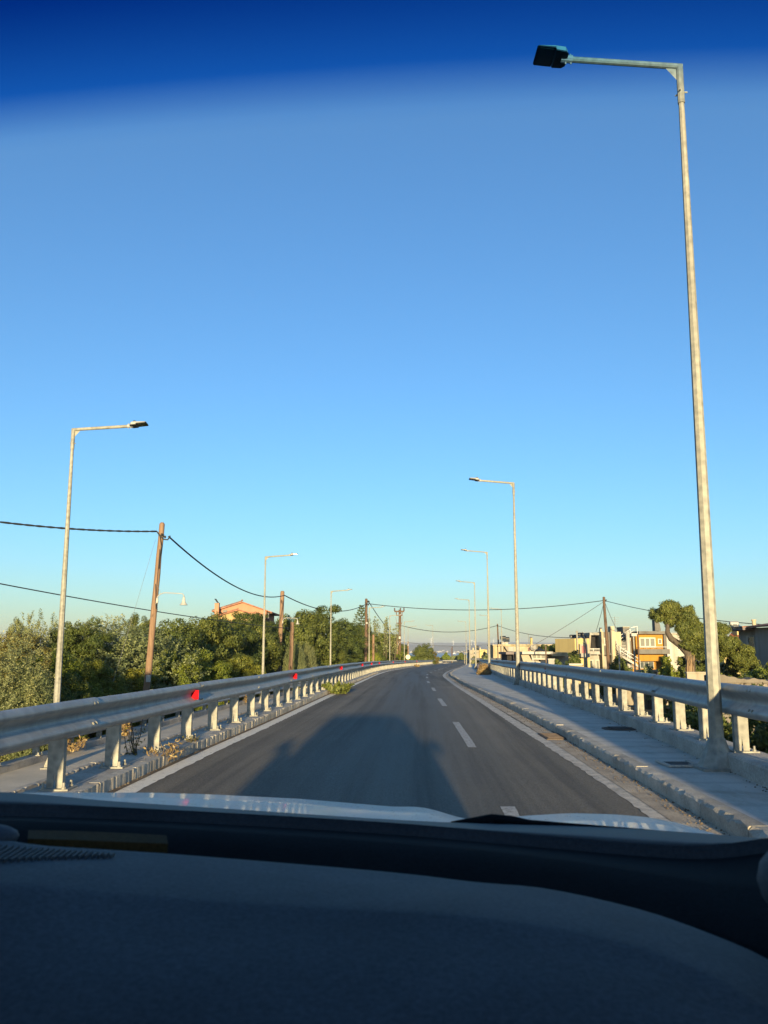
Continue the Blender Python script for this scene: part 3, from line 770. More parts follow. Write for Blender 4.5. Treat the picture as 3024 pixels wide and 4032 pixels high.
cable('black cable between the second left pole and the dark brown pole', (u2top[0]+.2, 70.2, 5.83), ((-2.15), 110.2, 7.36), 1.15, .045)
cable('lower black cable crossing behind the nearest left lamp to the short bare pole', (-17.5, 12.8, 4.75), (ustop[0]-.1, 58.5, 2.81), .45, .022)
cable('long cable crossing over the road to the dark leaning pole on the right', ((-2.05), 110.1, 7.33), (urtop[0]-.1, 99.3, 7.10), .95, .045)
cable('steep cable dropping from the dark brown pole to the bushes', ((-2.02), 110.0, 7.65), (1.94, 137.5, 3.42), .35, .05)
cable('distant cable from the crossarm pole to the slender dark pole', (2.94, 141.5, 5.42), (uqtop[0], 149.8, 5.70), 1.1, .05)
cable('cable from the slender dark pole to the yellow block roof', (uqtop[0], 149.8, 5.66), (26.70, 112, 3.10), .75, .042)
cable('cable from the dark leaning pole to the pine at far right', (urtop[0]+.1, 99.3, 7.07), (30.91, 70, 3.44), .35, .036)
for lab, u_, v_, yy in (('guy wire slanting far left from the dark leaning pole', 2098, 2543, 112), ('guy wire dropping to the grey balcony roof', 2350, 2486, 108), ('guy wire dropping right of the dark leaning pole', 2436, 2487, 108)):
    pass
cable('thin guy wire slanting far left from the dark leaning pole', (urtop[0], 99.3, 7.01), (19.41, 112, 1.95), .12, .03, 'thin_wire')
cable('thin guy wire dropping to the grey balcony roof', (urtop[0], 99.3, 7.01), (27.26, 110, 3.72), .1, .03, 'thin_wire')
cable('thin guy wire dropping right of the dark leaning pole', (urtop[0]+.05, 99.3, 6.95), (30.67, 112, 3.70), .2, .03, 'thin_wire')
cable('pale thin stay wire slanting down left from the nearest left pole', ((-9.30), 34.2, 5.76), ((-9.85), 31, (-0.29)), .02, .006, 'thin_wire')
cable('faint cable over the far sea view', (4.35, 150, 2.75), (26.86, 190, 3.47), .9, .035, 'thin_wire')

# ---------------------------------------------------------------- signs
t_ = thing('road_sign', (2.33, 146, -3.0), 'triangular road sign seen from behind above the left guardrail', 'road sign')
mb = MB(); a_ = (1.90, (-0.15)); b_ = (2.76, (-0.15)); c_ = (2.33, 0.58)
mb.prism([a_, b_, c_], 146, 146.03); mb.build('plate', 'sign_back', t_)
mb = MB(); mb.tube([(2.33,145.95,-3.0),(2.33,145.95,c_[1]-.1)], .04, 6); mb.build('post', 'galv', t_)
t_ = thing('road_sign', (4.14, 148.5, -3.0), 'round pale road sign standing behind the left guardrail', 'road sign')
mb = MB(); cx, cz = 4.14, 0.26; r_ = 9.2*148/3381
mb.prism([(cx+r_*math.cos(2*math.pi*i/24), cz+r_*math.sin(2*math.pi*i/24)) for i in range(24)], 148.5, 148.54); mb.build('plate', 'sign_pale', t_)
mb = MB(); mb.tube([(cx,148.6,-3.0),(cx,148.6,cz)], .04, 6); mb.build('post', 'galv', t_)

# ---------------------------------------------------------------- vegetation
def leaves_to_mesh(name, cen, nor, ln, wd, rng, fold=True):
    n_ = len(cen)
    nor = nor/np.maximum(1e-6, np.linalg.norm(nor, axis=1))[:,None]
    rv = rng.normal(size=(n_,3)); u = np.cross(nor, rv); u /= np.maximum(1e-6, np.linalg.norm(u, axis=1))[:,None]
    v = np.cross(nor, u)
    L = (ln*(.7+.6*rng.random(n_)))[:,None]; W_ = (wd*(.7+.6*rng.random(n_)))[:,None]
    V = np.empty((n_,4,3)); V[:,0] = cen-u*L; V[:,1] = cen+v*W_-nor*W_*.25; V[:,2] = cen+u*L; V[:,3] = cen-v*W_-nor*W_*.25
    me = bpy.data.meshes.new(name); me.vertices.add(n_*4); me.vertices.foreach_set('co', V.reshape(-1))
    me.loops.add(n_*4); me.loops.foreach_set('vertex_index', np.arange(n_*4, dtype=np.int32))
    me.polygons.add(n_); me.polygons.foreach_set('loop_start', np.arange(0, n_*4, 4, dtype=np.int32)); me.polygons.foreach_set('loop_total', np.full(n_, 4, dtype=np.int32))
    me.update(); me.materials.append(M['leaf_green']); return me
def blob_crown(seed, nclump, per, leaf, clump, aspect=.55, up=0.0, taper=0.0, name='crown', knobs=0.22, R0=2.0, tall=1.0):
    rng = np.random.default_rng(seed)
    # uneven outline: lobes
    lobes = rng.normal(size=(9,3)); lobes /= np.linalg.norm(lobes, axis=1)[:,None]; amp = rng.uniform(-.8, 1.0, 9)*knobs
    d = rng.normal(size=(nclump,3)); d /= np.linalg.norm(d, axis=1)[:,None]
    out = 1 + (np.clip((d @ lobes.T), 0, 1)**3 @ amp)
    rad = R0*out*(rng.random(nclump)**.38)
    cc = d*rad[:,None]
    cc[:,2] *= tall
    if taper: cc[:,:2] *= (1 - taper*(cc[:,2:3]/R0*.5+.5))
    cs = clump*(.55+.8*rng.random(nclump))
    C_ = []; N_ = []
    for i in range(nclump):
        k = int(per*(cs[i]/clump)**2)
        q = rng.normal(size=(k,3)); q /= np.linalg.norm(q, axis=1)[:,None]
        rr = cs[i]*(.45+.6*rng.random(k)**.6)
        o = q*rr[:,None]*np.array([1,1,.8])
        C_.append(cc[i]+o); N_.append(q*.9 + d[i]*.55 + rng.normal(size=(k,3))*.45 + np.array([0,0,up]))
    return leaves_to_mesh(name, np.concatenate(C_), np.concatenate(N_), leaf, leaf*aspect, rng)
BROAD = [blob_crown(100+i, 165, 270, .056, .40, .62) for i in range(5)]
FINE = [blob_crown(200+i, 190, 250, .046, .34, .6) for i in range(3)]
BROADT = [blob_crown(120+i, 250, 270, .056, .40, .62, tall=1.75, knobs=.3) for i in range(4)]
FINET = [blob_crown(220+i, 270, 250, .046, .34, .6, tall=1.75, knobs=.3) for i in range(3)]
def olive_crown(seed, R0=2.0, n_=900, tall=1.0):
    """upright sprays of narrow leaves"""
    rng = np.random.default_rng(seed)
    lobes = rng.normal(size=(8,3)); lobes /= np.linalg.norm(lobes, axis=1)[:,None]; amp = rng.uniform(-.6,1,8)*.3
    d = rng.normal(size=(n_,3)); d /= np.linalg.norm(d, axis=1)[:,None]; d[:,2] = d[:,2]*.9+.15
    out = 1 + (np.clip((d @ lobes.T), 0, 1)**3 @ amp)
    base = d*(R0*out*(.35+.6*rng.random(n_)**.5))[:,None]*np.array([1,1,tall])
    C_ = []; N_ = []
    for i in range(n_):
        t = d[i]*.75 + np.array([0,0,.55]) + rng.normal(size=3)*.40; t /= np.linalg.norm(t)
        k = 24; s_ = np.linspace(0, .34, k)*(.7+.6*rng.random())
        j = rng.normal(size=(k,3))*.045
        C_.append(base[i]+t*s_[:,None]+j); N_.append(rng.normal(size=(k,3))*.7 + d[i]*.7)
    return leaves_to_mesh('crown', np.concatenate(C_), np.concatenate(N_), .050, .021, rng)
OLIVE = [olive_crown(300+i, n_=1100) for i in range(3)]
OLIVET = [olive_crown(310+i, n_=1700, tall=1.7) for i in range(3)]
def trunk_mesh(mb, x, y, z0, zc, r0, seed, spread=1.2):
    r_ = random.Random(seed)
    mb.tube([(x,y,z0-.2),(x+r_.uniform(-.1,.1),y,z0+(zc-z0)*.5),(x+r_.uniform(-.2,.2),y+r_.uniform(-.1,.1),zc)], [r0*1.2,r0,r0*.7], 7)
    for i in range(5):
        a = i*1.26+r_.random(); k = spread*(.6+.5*r_.random())
        mb.tube([(x,y,z0+(zc-z0)*.6),(x+k*.5*math.cos(a),y+k*.5*math.sin(a),zc),(x+k*math.cos(a),y+k*math.sin(a),zc+k*.8)], [r0*.5,r0*.35,r0*.12], 5)
TSEED = [0]
def tree(label, x, y, top, r_, kind='broad', mat='leaf_dark', z0=None, low=.35, name='tree', cat='tree', group='trees left of the road'):
    TSEED[0] += 1; rr = random.Random(TSEED[0]*13+5)
    if z0 is None: z0 = terrain(x, y)
    lowz = z0 + low; rz = (top-lowz)/2; zc = (top+lowz)/2
    t_ = thing(name, (x, y, z0), label, cat, group)
    tl = rz/r_ > 1.32
    me = rr.choice({'broad': (BROAD, BROADT), 'fine': (FINE, FINET), 'olive': (OLIVE, OLIVET)}[kind][tl])
    c_ = link('crown', me, t_, (0,0,zc-z0), rr.uniform(0,6.28), (r_/2.12, r_/2.12, rz/(3.7 if tl else 2.16)))
    c_.material_slots[0].link = 'OBJECT'; c_.material_slots[0].material = M[mat]
    mb = MB(); trunk_mesh(mb, x, y, z0, zc-rz*.3, .05+.04*r_, TSEED[0], r_*.55); mb.build('trunk', 'bark', t_)
    return t_
# left-hand belt of trees (x, y, top height, crown radius)
TREES = (
  ('silvery olive tree cut by the left picture edge', -9.59, 21.5, 1.62, 1.35, 'olive', 'leaf_olive'),
  ('small silver-green olive bush left of the nearest left lamp', -8.85, 21.5, 0.89, 0.62, 'olive', 'leaf_olive'),
  ('golden brown tree highest at the far left', -11.95, 28.0, 2.35, 1.70, 'fine', 'leaf_brown'),
  ('feathery tree top poking above the golden brown tree', -14.08, 33.0, 2.72, 0.80, 'fine', 'leaf_olive'),
  ('grey-olive rounded tree just left of the nearest left lamp top', -15.82, 40.0, 2.46, 1.90, 'olive', 'leaf_olive'),
  ('dark tree just right of the nearest left lamp', -13.09, 36.0, 2.50, 1.35, 'broad', 'leaf_dark'),
  ('pale olive tree between the nearest left lamp and pole', -13.98, 42.0, 2.67, 2.10, 'olive', 'leaf_olive'),
  ('dark green leafy tree behind the silver-green olive bush', -9.50, 24.5, 1.44, 1.20, 'broad', 'leaf_green'),
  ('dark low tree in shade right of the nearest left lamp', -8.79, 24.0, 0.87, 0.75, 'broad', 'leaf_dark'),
  ('yellowish green shrub tree left of the pale stay wire', -9.92, 29.0, 1.39, 1.30, 'fine', 'leaf_yellow'),
  ('large light olive-green tree left of the nearest left pole', -11.51, 38.5, 2.29, 3.00, 'olive', 'leaf_olive'),
  ('bright yellow-green bush at the foot of the nearest left pole', -11.31, 36.5, 0.70, 1.70, 'fine', 'leaf_yellow'),
  ('lime yellow bush leaning against the pale stay wire', -9.78, 30.0, 0.76, 1.10, 'fine', 'leaf_yellow'),
  ('dark conifer crown left of the nearest left pole', -17.70, 62.0, 4.19, 1.35, 'broad', 'leaf_dark'),
  ('dark round tree just right of the nearest left pole', -10.85, 44.0, 2.93, 2.30, 'broad', 'leaf_dark'),
  ('dark tree under the lower black cable', -10.72, 50.0, 3.28, 2.50, 'broad', 'leaf_dark'),
  ('fresh green tree right of the meter box', -9.50, 38.5, 1.38, 1.50, 'fine', 'leaf_green'),
  ('bright green bushy tree above the first red reflector', -9.11, 42.5, 1.26, 1.90, 'fine', 'leaf_green'),
  ('small grey-green bush beside the meter box', -9.40, 36.5, 0.16, 0.70, 'fine', 'leaf_olive'),
  ('drooping green bush above the guardrail left of the second left lamp', -8.42, 42.5, 0.27, 1.10, 'broad', 'leaf_green'),
  ('dark tree below the left eave of the pink house', -10.61, 56.0, 3.70, 2.60, 'broad', 'leaf_dark'),
  ('dark tree in front of the pink house gable', -10.08, 62.0, 3.96, 2.60, 'broad', 'leaf_dark'),
  ('dense dark tree in front of the second left lamp pole', -10.29, 75.0, 3.95, 2.90, 'broad', 'leaf_dark'),
  ('dark tree hiding the porch of the pink house', -11.27, 64.0, 3.98, 2.40, 'broad', 'leaf_dark'),
  ('dark tree under the right eave of the pink house', -10.47, 70.0, 4.23, 2.40, 'broad', 'leaf_dark'),
  ('ochre flecked bush left of the second left lamp foot', -8.21, 49.5, 0.93, 1.50, 'fine', 'leaf_yellow'),
  ('shaggy green bush right of the second left lamp foot', -9.43, 73.0, 0.57, 1.90, 'broad', 'leaf_green'),
  ('tall dark domed tree right of the second left pole', -7.63, 78.0, 5.36, 3.10, 'broad', 'leaf_dark'),
  ('second dark domed tree left of the third left lamp', -6.12, 82.5, 5.51, 2.90, 'broad', 'leaf_dark'),
  ('pale narrow olive tree beside the short bare pole', -6.57, 63.0, 1.91, 0.90, 'olive', 'leaf_olive'),
  ('pale pointed olive tree right of the short bare pole', -6.17, 67.5, 2.13, 1.05, 'olive', 'leaf_olive'),
  ('dark tree at the foot of the third left lamp', -5.34, 81.5, 2.52, 1.90, 'broad', 'leaf_dark'),
  ('dark tree right of the third left lamp', -4.83, 98.0, 5.19, 2.70, 'broad', 'leaf_dark'),
  ('dark tree in front of the dark brown utility pole', -3.78, 114.0, 5.02, 2.60, 'broad', 'leaf_dark'),
  ('low dark tree behind the left guardrail under the dark brown pole', -4.12, 90.5, 1.59, 1.70, 'broad', 'leaf_dark'),
  ('olive-topped tree between the fourth and fifth left lamps', -0.54, 133.0, 4.93, 2.70, 'fine', 'leaf_green'),
  ('sloping green tree left of the crossarm pole', 1.50, 150.0, 3.23, 2.30, 'broad', 'leaf_green'),
  ('leafy green tree around the short pale wooden pole', -2.10, 113.0, 1.79, 2.10, 'broad', 'leaf_green'),
  ('wide green bush left of the triangular sign', 0.64, 140.0, 1.16, 2.20, 'broad', 'leaf_green'),
  ('green bush at the foot of the sixth left lamp', 3.43, 165.0, 1.39, 2.00, 'broad', 'leaf_green'),
  ('small green tree behind the round pale sign', 4.85, 165.0, 0.78, 1.90, 'broad', 'leaf_green'),
  ('dense green tree behind the fourth left lamp', -1.69, 118.5, 3.84, 2.30, 'broad', 'leaf_dark'),
  ('dense green tree behind the fifth left lamp', 0.65, 142.0, 4.34, 2.40, 'broad', 'leaf_green'),
  ('dark green tree at the foot of the crossarm pole', 2.89, 165.0, 2.89, 2.20, 'broad', 'leaf_dark'),
  ('big round bushy tree standing alone beyond the bend', 7.93, 172.0, 2.87, 2.70, 'broad', 'leaf_dark'),
  ('small round shrub on the right flank of the lone bushy tree', 9.82, 176.0, 1.68, 1.50, 'fine', 'leaf_brown'),
  ('low grey scrub left of the lone bushy tree', 5.75, 168.0, 0.06, 1.10, 'fine', 'leaf_olive'),
)
for lab, x, y, top, r_, kd, mt in TREES:
    tree(lab, x, y, top, r_, kd, mt)

# farther trees that close the belt behind
for lab, x, y, top, r_ in (('distant dark tree far behind the golden brown tree', -34, 72, 2.6, 3.4), ('distant tree filling the gap behind the nearest left lamp', -29, 78, 2.4, 3.2), ('distant tree behind the pale olive tree', -24, 80, 2.5, 3.0),
                           ('distant tree behind the nearest left pole', -25.5, 92, 3.0, 3.2), ('tree hiding the foot of the pink house on its left', -20.5, 92, 2.9, 3.0), ('tree hiding the foot of the pink house on its right', -15.6, 94, 3.0, 2.6)):
    tree(lab, x, y, top, r_, 'broad', 'leaf_dark')
# shoots above the tree line
def whip_tree(label, x, y, top, n_=5):
    z0 = terrain(x, y); t_ = thing('slender_tree', (x,y,z0), label, 'tree', 'trees left of the road'); r_ = random.Random(int(x*100)); rng = np.random.default_rng(int(abs(x)*77)+3)
    mb = MB(); C_ = []; N_ = []
    for i in range(n_):
        bx = x+r_.uniform(-.5,.5); tx = bx+r_.uniform(-.7,.7); tz = top-r_.uniform(0,1.2)
        mb.tube([(x,y,z0),(bx,y,z0+2.5),(tx,y,tz)], [.09,.05,.015], 5)
        for k in range(110):
            t = .35+.65*r_.random(); C_.append((bx+(tx-bx)*t+r_.gauss(0,.13)-x, r_.gauss(0,.13), z0+2.5+(tz-z0-2.5)*t+r_.gauss(0,.1)-z0)); 
    mb.build('stem', 'bark', t_)
    C_ = np.array(C_); me = leaves_to_mesh('foliage', C_, rng.normal(size=C_.shape), .13, .06, rng); me.materials[0] = M['leaf_olive']; link('foliage', me, t_)
whip_tree('slender shoots of a young tree right of the fourth left lamp', (-1.28), 114, 6.02)
whip_tree('twin feathery tree tops above the steep cable', (-0.07), 118, 5.98, 6)
whip_tree('feathery tree top behind the fifth left lamp', 1.03, 124, 5.41, 5)
# Norfolk pine with its tiers
x, y = (-3.37), 128; z0 = terrain(x, y); top = 8.05
t_ = thing('norfolk_pine', (x,y,z0), 'tiered Norfolk pine above the trees left of the dark brown pole', 'tree')
mb = MB(); mb.tube([(x,y,z0),(x,y,top)], [.16,.02], 7); mb.build('trunk', 'bark', t_)
rng = np.random.default_rng(5); C_ = []
for k in range(9):
    zz = top - .15 - k*.36; L_ = .28 + k*.155
    for b_ in range(6):
        a = b_*math.pi/3 + k*.5; 
        for q in np.linspace(.12, 1, 26):
            C_.append((math.cos(a)*L_*q+rng.normal()*.03, math.sin(a)*L_*q+rng.normal()*.03, zz - z0 + .22*L_*q*q*1.6 - .1*L_*q + rng.normal()*.035))
        for q in range(14): C_.append((math.cos(a)*L_*(.75+.3*rng.random())+rng.normal()*.06, math.sin(a)*L_*(.75+.3*rng.random())+rng.normal()*.06, zz - z0 + .26*L_ + rng.normal()*.07))
C_ = np.array(C_); me = leaves_to_mesh('crown', C_, rng.normal(size=C_.shape), .09, .045, rng); me.materials[0] = M['leaf_dark']; link('crown', me, t_)

# right side: leaning pine
def tuft_cloud(blobs, leaf, wd, per, seed, origin):
    rng = np.random.default_rng(seed); C_ = []; N_ = []
    for (bx, by, bz, br) in blobs:
        nt_ = int(70*br*br/.25)+10
        for i in range(nt_):
            d = rng.normal(size=3); d /= np.linalg.norm(d); c = np.array((bx,by,bz)) + d*br*(rng.random()**.4)*np.array([1,1,.8])
            k = per; q = rng.normal(size=(k,3)); q /= np.linalg.norm(q, axis=1)[:,None]
            cs = .20*(.7+.6*rng.random())
            C_.append(c + q*(cs*(.4+.6*rng.random(k)))[:,None]); N_.append(q*.6 + d*.5 + rng.normal(size=(k,3))*.5)
    C_ = np.concatenate(C_) - np.array(origin)
    return leaves_to_mesh('crown', C_, np.concatenate(N_), leaf, wd, rng)
Y = 60.0
def pp(a, b, dy=0.0):   # crown plan measured in units of 1 cm on a 60 m distant plane: returns world x, z
    return a, b
x0, z00 = 21.30, -3.1
pine = thing('pine_tree', (x0, Y, z00), 'large leaning pine behind the right guardrail, trunk bent to the left', 'tree')
mb = MB()
tp = [(21.37,Y,z00),(21.37,Y,0.65),(21.22,Y,1.18),(20.73,Y,1.70),(20.11,Y,2.14),(19.88,Y,2.58),(20.02,Y+.3,3.20),(20.46,Y+.2,3.73)]
mb.tube(tp, [.36,.32,.28,.24,.21,.18,.13,.05], 10)
mb.tube([tp[2],(21.53,Y+.4,2.05),(21.88,Y+.5,3.29)], [.2,.13,.04], 7)
mb.tube([tp[1],(22.68,Y,1.35),(24.28,Y-.3,1.62),(25.34,Y-.5,0.92)], [.2,.15,.09,.03], 7)
mb.tube([(22.68,Y,1.35),(23.48,Y+.3,2.76)], [.1,.03], 6)
mb.build('trunk', 'bark', pine, smooth=True)
bl = []
for u_, v_, r_ in ((2596,2415,.36),(2620,2398,.40),(2650,2388,.42),(2673,2382,.26),(2690,2402,.44),(2722,2405,.40),(2600,2430,.28),(2640,2418,.40),(2675,2430,.46),(2710,2440,.5),
                   (2650,2450,.30),(2690,2470,.5),(2730,2450,.42),(2745,2475,.5),(2720,2500,.5),(2760,2505,.5),(2690,2500,.36),(2705,2535,.4),(2740,2540,.52),(2770,2545,.45),(2725,2570,.36),(2755,2575,.4),
                   (2775,2470,.35),(2800,2530,.4),(2835,2476,.40),(2860,2480,.30),(2822,2470,.25),(2830,2520,.36),(2850,2535,.45),(2880,2530,.36),(2815,2550,.45),(2860,2560,.45),(2895,2565,.45),(2925,2562,.38),(2945,2560,.25),
                   (2840,2580,.4),(2890,2590,.36),(2925,2600,.42),(2950,2605,.40),(2965,2615,.30),(2935,2625,.36),(2910,2610,.36),(2960,2635,.25),(2700,2600,.20)):
    bl.append(((u_-1512)*Y/3381, Y + RND.uniform(-1.1,1.1), 1.3+(2563-v_)*Y/3426, r_*1.25))
me = tuft_cloud(bl, .075, .026, 42, 9, (x0,Y,z00)); me.materials[0] = M['leaf_pine']; link('crown', me, pine)
# dead stump wrapped in dry fronds under the pine
t_ = thing('dead_stump', (20.23, 57, -3.0), 'straw-coloured ragged stump in front of the leaning pine', 'stump')
mb = MB(); r_ = random.Random(3)
for i in range(60):
    a = r_.uniform(0,6.28); rr_ = r_.uniform(.05,.26); bx = 20.23+rr_*math.cos(a); by = 57+rr_*math.sin(a)
    mb.tube([(bx*1.0,by,-2.6),(bx+.0,by,0.19),(bx+r_.uniform(-.10,.18),by,0.85+r_.uniform(-.35,.25))], [.045,.04,.006], 4)
mb.build('frond', 'stump', t_)

def hedge(label, x0, x1, y, z0, z1, mat, dep=1.2, seed=1, leaf=.085, name='bush', group='bushes right of the road', cat='bush'):
    cx = (x0+x1)/2; base = terrain(cx, y); t_ = thing(name, (cx,y,base), label, cat, group); rng = np.random.default_rng(seed)
    w_ = x1-x0; h = z1-z0; k = int(70*max(1, w_*h/2)); k = min(k, 420)
    C_ = []; N_ = []
    for i in range(k):
        t = rng.random(); hx = (.72+.35*math.sin(t*9+seed)*.6+.25*rng.random())*(1-.25*abs(2*t-1)**3)
        c = np.array((x0+w_*t-cx, rng.uniform(-dep,dep)*.5, z0-base+h*hx*(rng.random()**.45)))
        q = rng.normal(size=(60,3)); q /= np.linalg.norm(q, axis=1)[:,None]
        C_.append(c+q*.26*(.4+.6*rng.random((60,1)))); N_.append(q*.8+np.array([0,-.4,.2])+rng.normal(size=(60,3))*.5)
    C_ = np.concatenate(C_); me = leaves_to_mesh('foliage', C_, np.concatenate(N_), leaf, leaf*.6, rng); me.materials[0] = M[mat]; link('foliage', me, t_)
    mb = MB(); r_ = random.Random(seed)
    for i in range(5):
        bx = x0+w_*(.1+.2*i); mb.tube([(bx,y,base-.1),(bx+r_.uniform(-.2,.2),y,z0+h*.5)], [.05,.02], 5)
    mb.build('stem', 'bark', t_)
hedge('dark hedge in front of the yellow block', 17.12, 20.04, 86, -3.3, 0.80, 'leaf_dark', seed=2)
hedge('dark green hedge below the spiral staircase', 21.81, 25.85, 88, -3.3, 0.35, 'leaf_dark', seed=3)
hedge('fresh green bush in front of the orange house', 19.68, 21.20, 62, -3.0, 0.67, 'leaf_green', seed=4)
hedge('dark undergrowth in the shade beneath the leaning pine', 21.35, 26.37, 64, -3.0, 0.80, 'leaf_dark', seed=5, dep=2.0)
hedge('grey-green bush between the two pale wall pillars', 19.87, 20.46, 66, -2.6, 0.17, 'leaf_olive', seed=6)
hedge('leafy bush in front of the grey house at the right edge', 17.99, 19.23, 42, -2.6, 0.54, 'leaf_green', seed=7)
hedge('dark ivy trailing over the stone wall at the right edge', 16.78, 18.55, 40, -1.2, 0.23, 'leaf_dark', seed=8)
hedge('olive tree foliage left of the yellow block', 23.02, 24.46, 122, -3.4, 1.55, 'leaf_green', seed=9)
hedge('dark shrub behind the right guardrail posts, nearest the camera', 4.6, 8.6, 11.5, -2.7, .18, 'leaf_dark', seed=10, dep=2.0, leaf=.06)
hedge('dark shrub behind the right guardrail, second from the camera', 5.6, 9.6, 15.5, -2.7, .10, 'leaf_dark', seed=11, dep=2.0, leaf=.06)
hedge('dark shrub behind the right guardrail, third from the camera', 6.2, 10.5, 20.5, -2.8, -.1, 'leaf_dark', seed=12, dep=2.0, leaf=.06)
hedge('tall dark shrub beyond the nearest right lamp', 6.5, 10, 8.5, -2.8, .05, 'leaf_dark', seed=13, dep=2.0, leaf=.06)
hedge('scrub in front of the distant cream house', 17.40, 21.27, 170, -4.0, 0.56, 'leaf_olive', seed=14)
hedge('scrub line along the sea view beyond the crossing guardrail', 15.50, 26.19, 262, (-1.68), (-0.38), 'leaf_olive', seed=15, leaf=.14)
hedge('rounded bush in front of the sea', 17.35, 19.46, 255, (-1.30), 0.48, 'leaf_green', seed=16, leaf=.12)
hedge('dark bush at the right end of the sea view', 21.44, 23.96, 250, (-1.25), 0.50, 'leaf_dark', seed=17, leaf=.12)
hedge('weeds beneath the sunlit pale guardrail', 13.68, 17.53, 124, -3.6, 0.25, 'leaf_olive', seed=18)
hedge('dark leafy crown poking out above the long cream building', 25.41, 27.87, 139, 1.02, 2.19, 'leaf_dark', seed=19)

# fallen branch, dry bush, weeds
def sprig(label, x, y, z, w_, dpt, h, mat, seed, n_=420, leaf=.035, name='weed', cat='weed', group=None, stems=14, stemmat='stump', asp=.35):
    rng = np.random.default_rng(seed); r_ = random.Random(seed)
    t_ = thing(name, (x,y,z), label, cat, group); mb = MB(); C_ = []
    for i in range(stems):
        a = r_.uniform(0,6.28); e = (x+w_*.5*math.cos(a)*r_.uniform(.3,1), y+dpt*.5*math.sin(a)*r_.uniform(.3,1), z+h*r_.uniform(.3,1))
        m_ = ((x+e[0])/2+r_.uniform(-.03,.03), (y+e[1])/2, z+h*.5*r_.random())
        mb.tube([(x+r_.uniform(-.05,.05)*w_,y,z),m_,e], [.008,.006,.002], 4)
        for k in range(n_//stems):
            t = r_.random(); 
            p_ = [m_[j]+(e[j]-m_[j])*t for j in range(3)] if r_.random() < .7 else [(x,y,z)[j]+(m_[j]-(x,y,z)[j])*t for j in range(3)]
            C_.append((p_[0]-x+r_.gauss(0,.03), p_[1]-y+r_.gauss(0,.03), max(.01, p_[2]-z+r_.gauss(0,.025))))
    mb.build('stem', stemmat, t_)
    C_ = np.array(C_); me = leaves_to_mesh('foliage', C_, rng.normal(size=C_.shape)*.7+np.array([0,-.3,.5]), leaf, leaf*asp, rng); me.materials[0] = M[mat]; link('foliage', me, t_)
    return t_
sprig('leafy green branch lying on the left edge line', xat(LL,27.8)+.08, 27.6, zr(27.6)+.01, 1.15, 2.6, .36, 'leaf_pine', 21, 1500, .07, 'fallen_branch', 'branch', stems=26, stemmat='bark', asp=.45)
sprig('small dead twig lying on the far left edge line', xat(LL,118)+.1, 118, zr(118)+.01, 1.2, 3.0, .4, 'leaf_dry', 22, 300, .1, 'twig', 'branch', stems=10)
sprig('tangle of dry straw weeds on the left kerb by the third post', xat(LL,10.2)-.22, 10.3, .02, .5, 1.3, .24, 'leaf_dry', 23, 260, .028, 'dry_weed', 'weed', stems=26)
sprig('sparse dark weed climbing the third post of the left guardrail', xat(GL,10.1)-.10, 10.1, .12, .42, .3, .58, 'leaf_brown', 24, 90, .022, 'weed', 'weed', stems=8, stemmat='bark')
sprig('little dry tuft on the left kerb below the fourth post', xat(LL,11.6)-.24, 11.6, .08, .2, .4, .12, 'leaf_brown', 27, 120, .02, 'weed', 'weed', stems=10)
for lab, yy, wd_, hh in (('dry brush pile on the sunken pavement left of the second post', 21.5, .9, .42), ('tall dry tuft on the sunken pavement kerb between posts', 25.5, .45, .55), ('small dry tuft beside the foot of the second left lamp', 43.5, .5, .4)):
    sprig(lab, xat(PL, yy)-.55, yy, zr(yy)-1.1, wd_, wd_, hh, 'leaf_dry', int(yy), 260, .05, 'dry_weed', 'weed', stems=22)
# brown dry bush on the right pavement: a dense ragged clump
x, y = 5.80, 50.0; z0 = zr(50)+.13
t_ = thing('dry_bush', (x,y,z0), 'dense brown dry bush on the right pavement before the third lamp', 'bush')
rng = np.random.default_rng(31); nn_ = 5200
d = rng.normal(size=(nn_,3)); d /= np.linalg.norm(d, axis=1)[:,None]; d[:,2] = np.abs(d[:,2])
cn = d*np.array([.40,.55,.62])*(.55+.45*rng.random((nn_,1)))*(1+.18*np.sin(d[:,0:1]*9)*np.cos(d[:,1:2]*7))
me = leaves_to_mesh('foliage', cn, d+rng.normal(size=(nn_,3))*.6, .045, .014, rng); me.materials[0] = M['leaf_dry']; link('foliage', me, t_)
mb = MB()
for i in range(30):
    a = RND.uniform(0,6.28); mb.tube([(x,y,z0),(x+.4*math.cos(a),y+.4*math.sin(a),z0+RND.uniform(.3,.75))], [.014,.004], 4)
mb.build('stem', 'stump', t_)

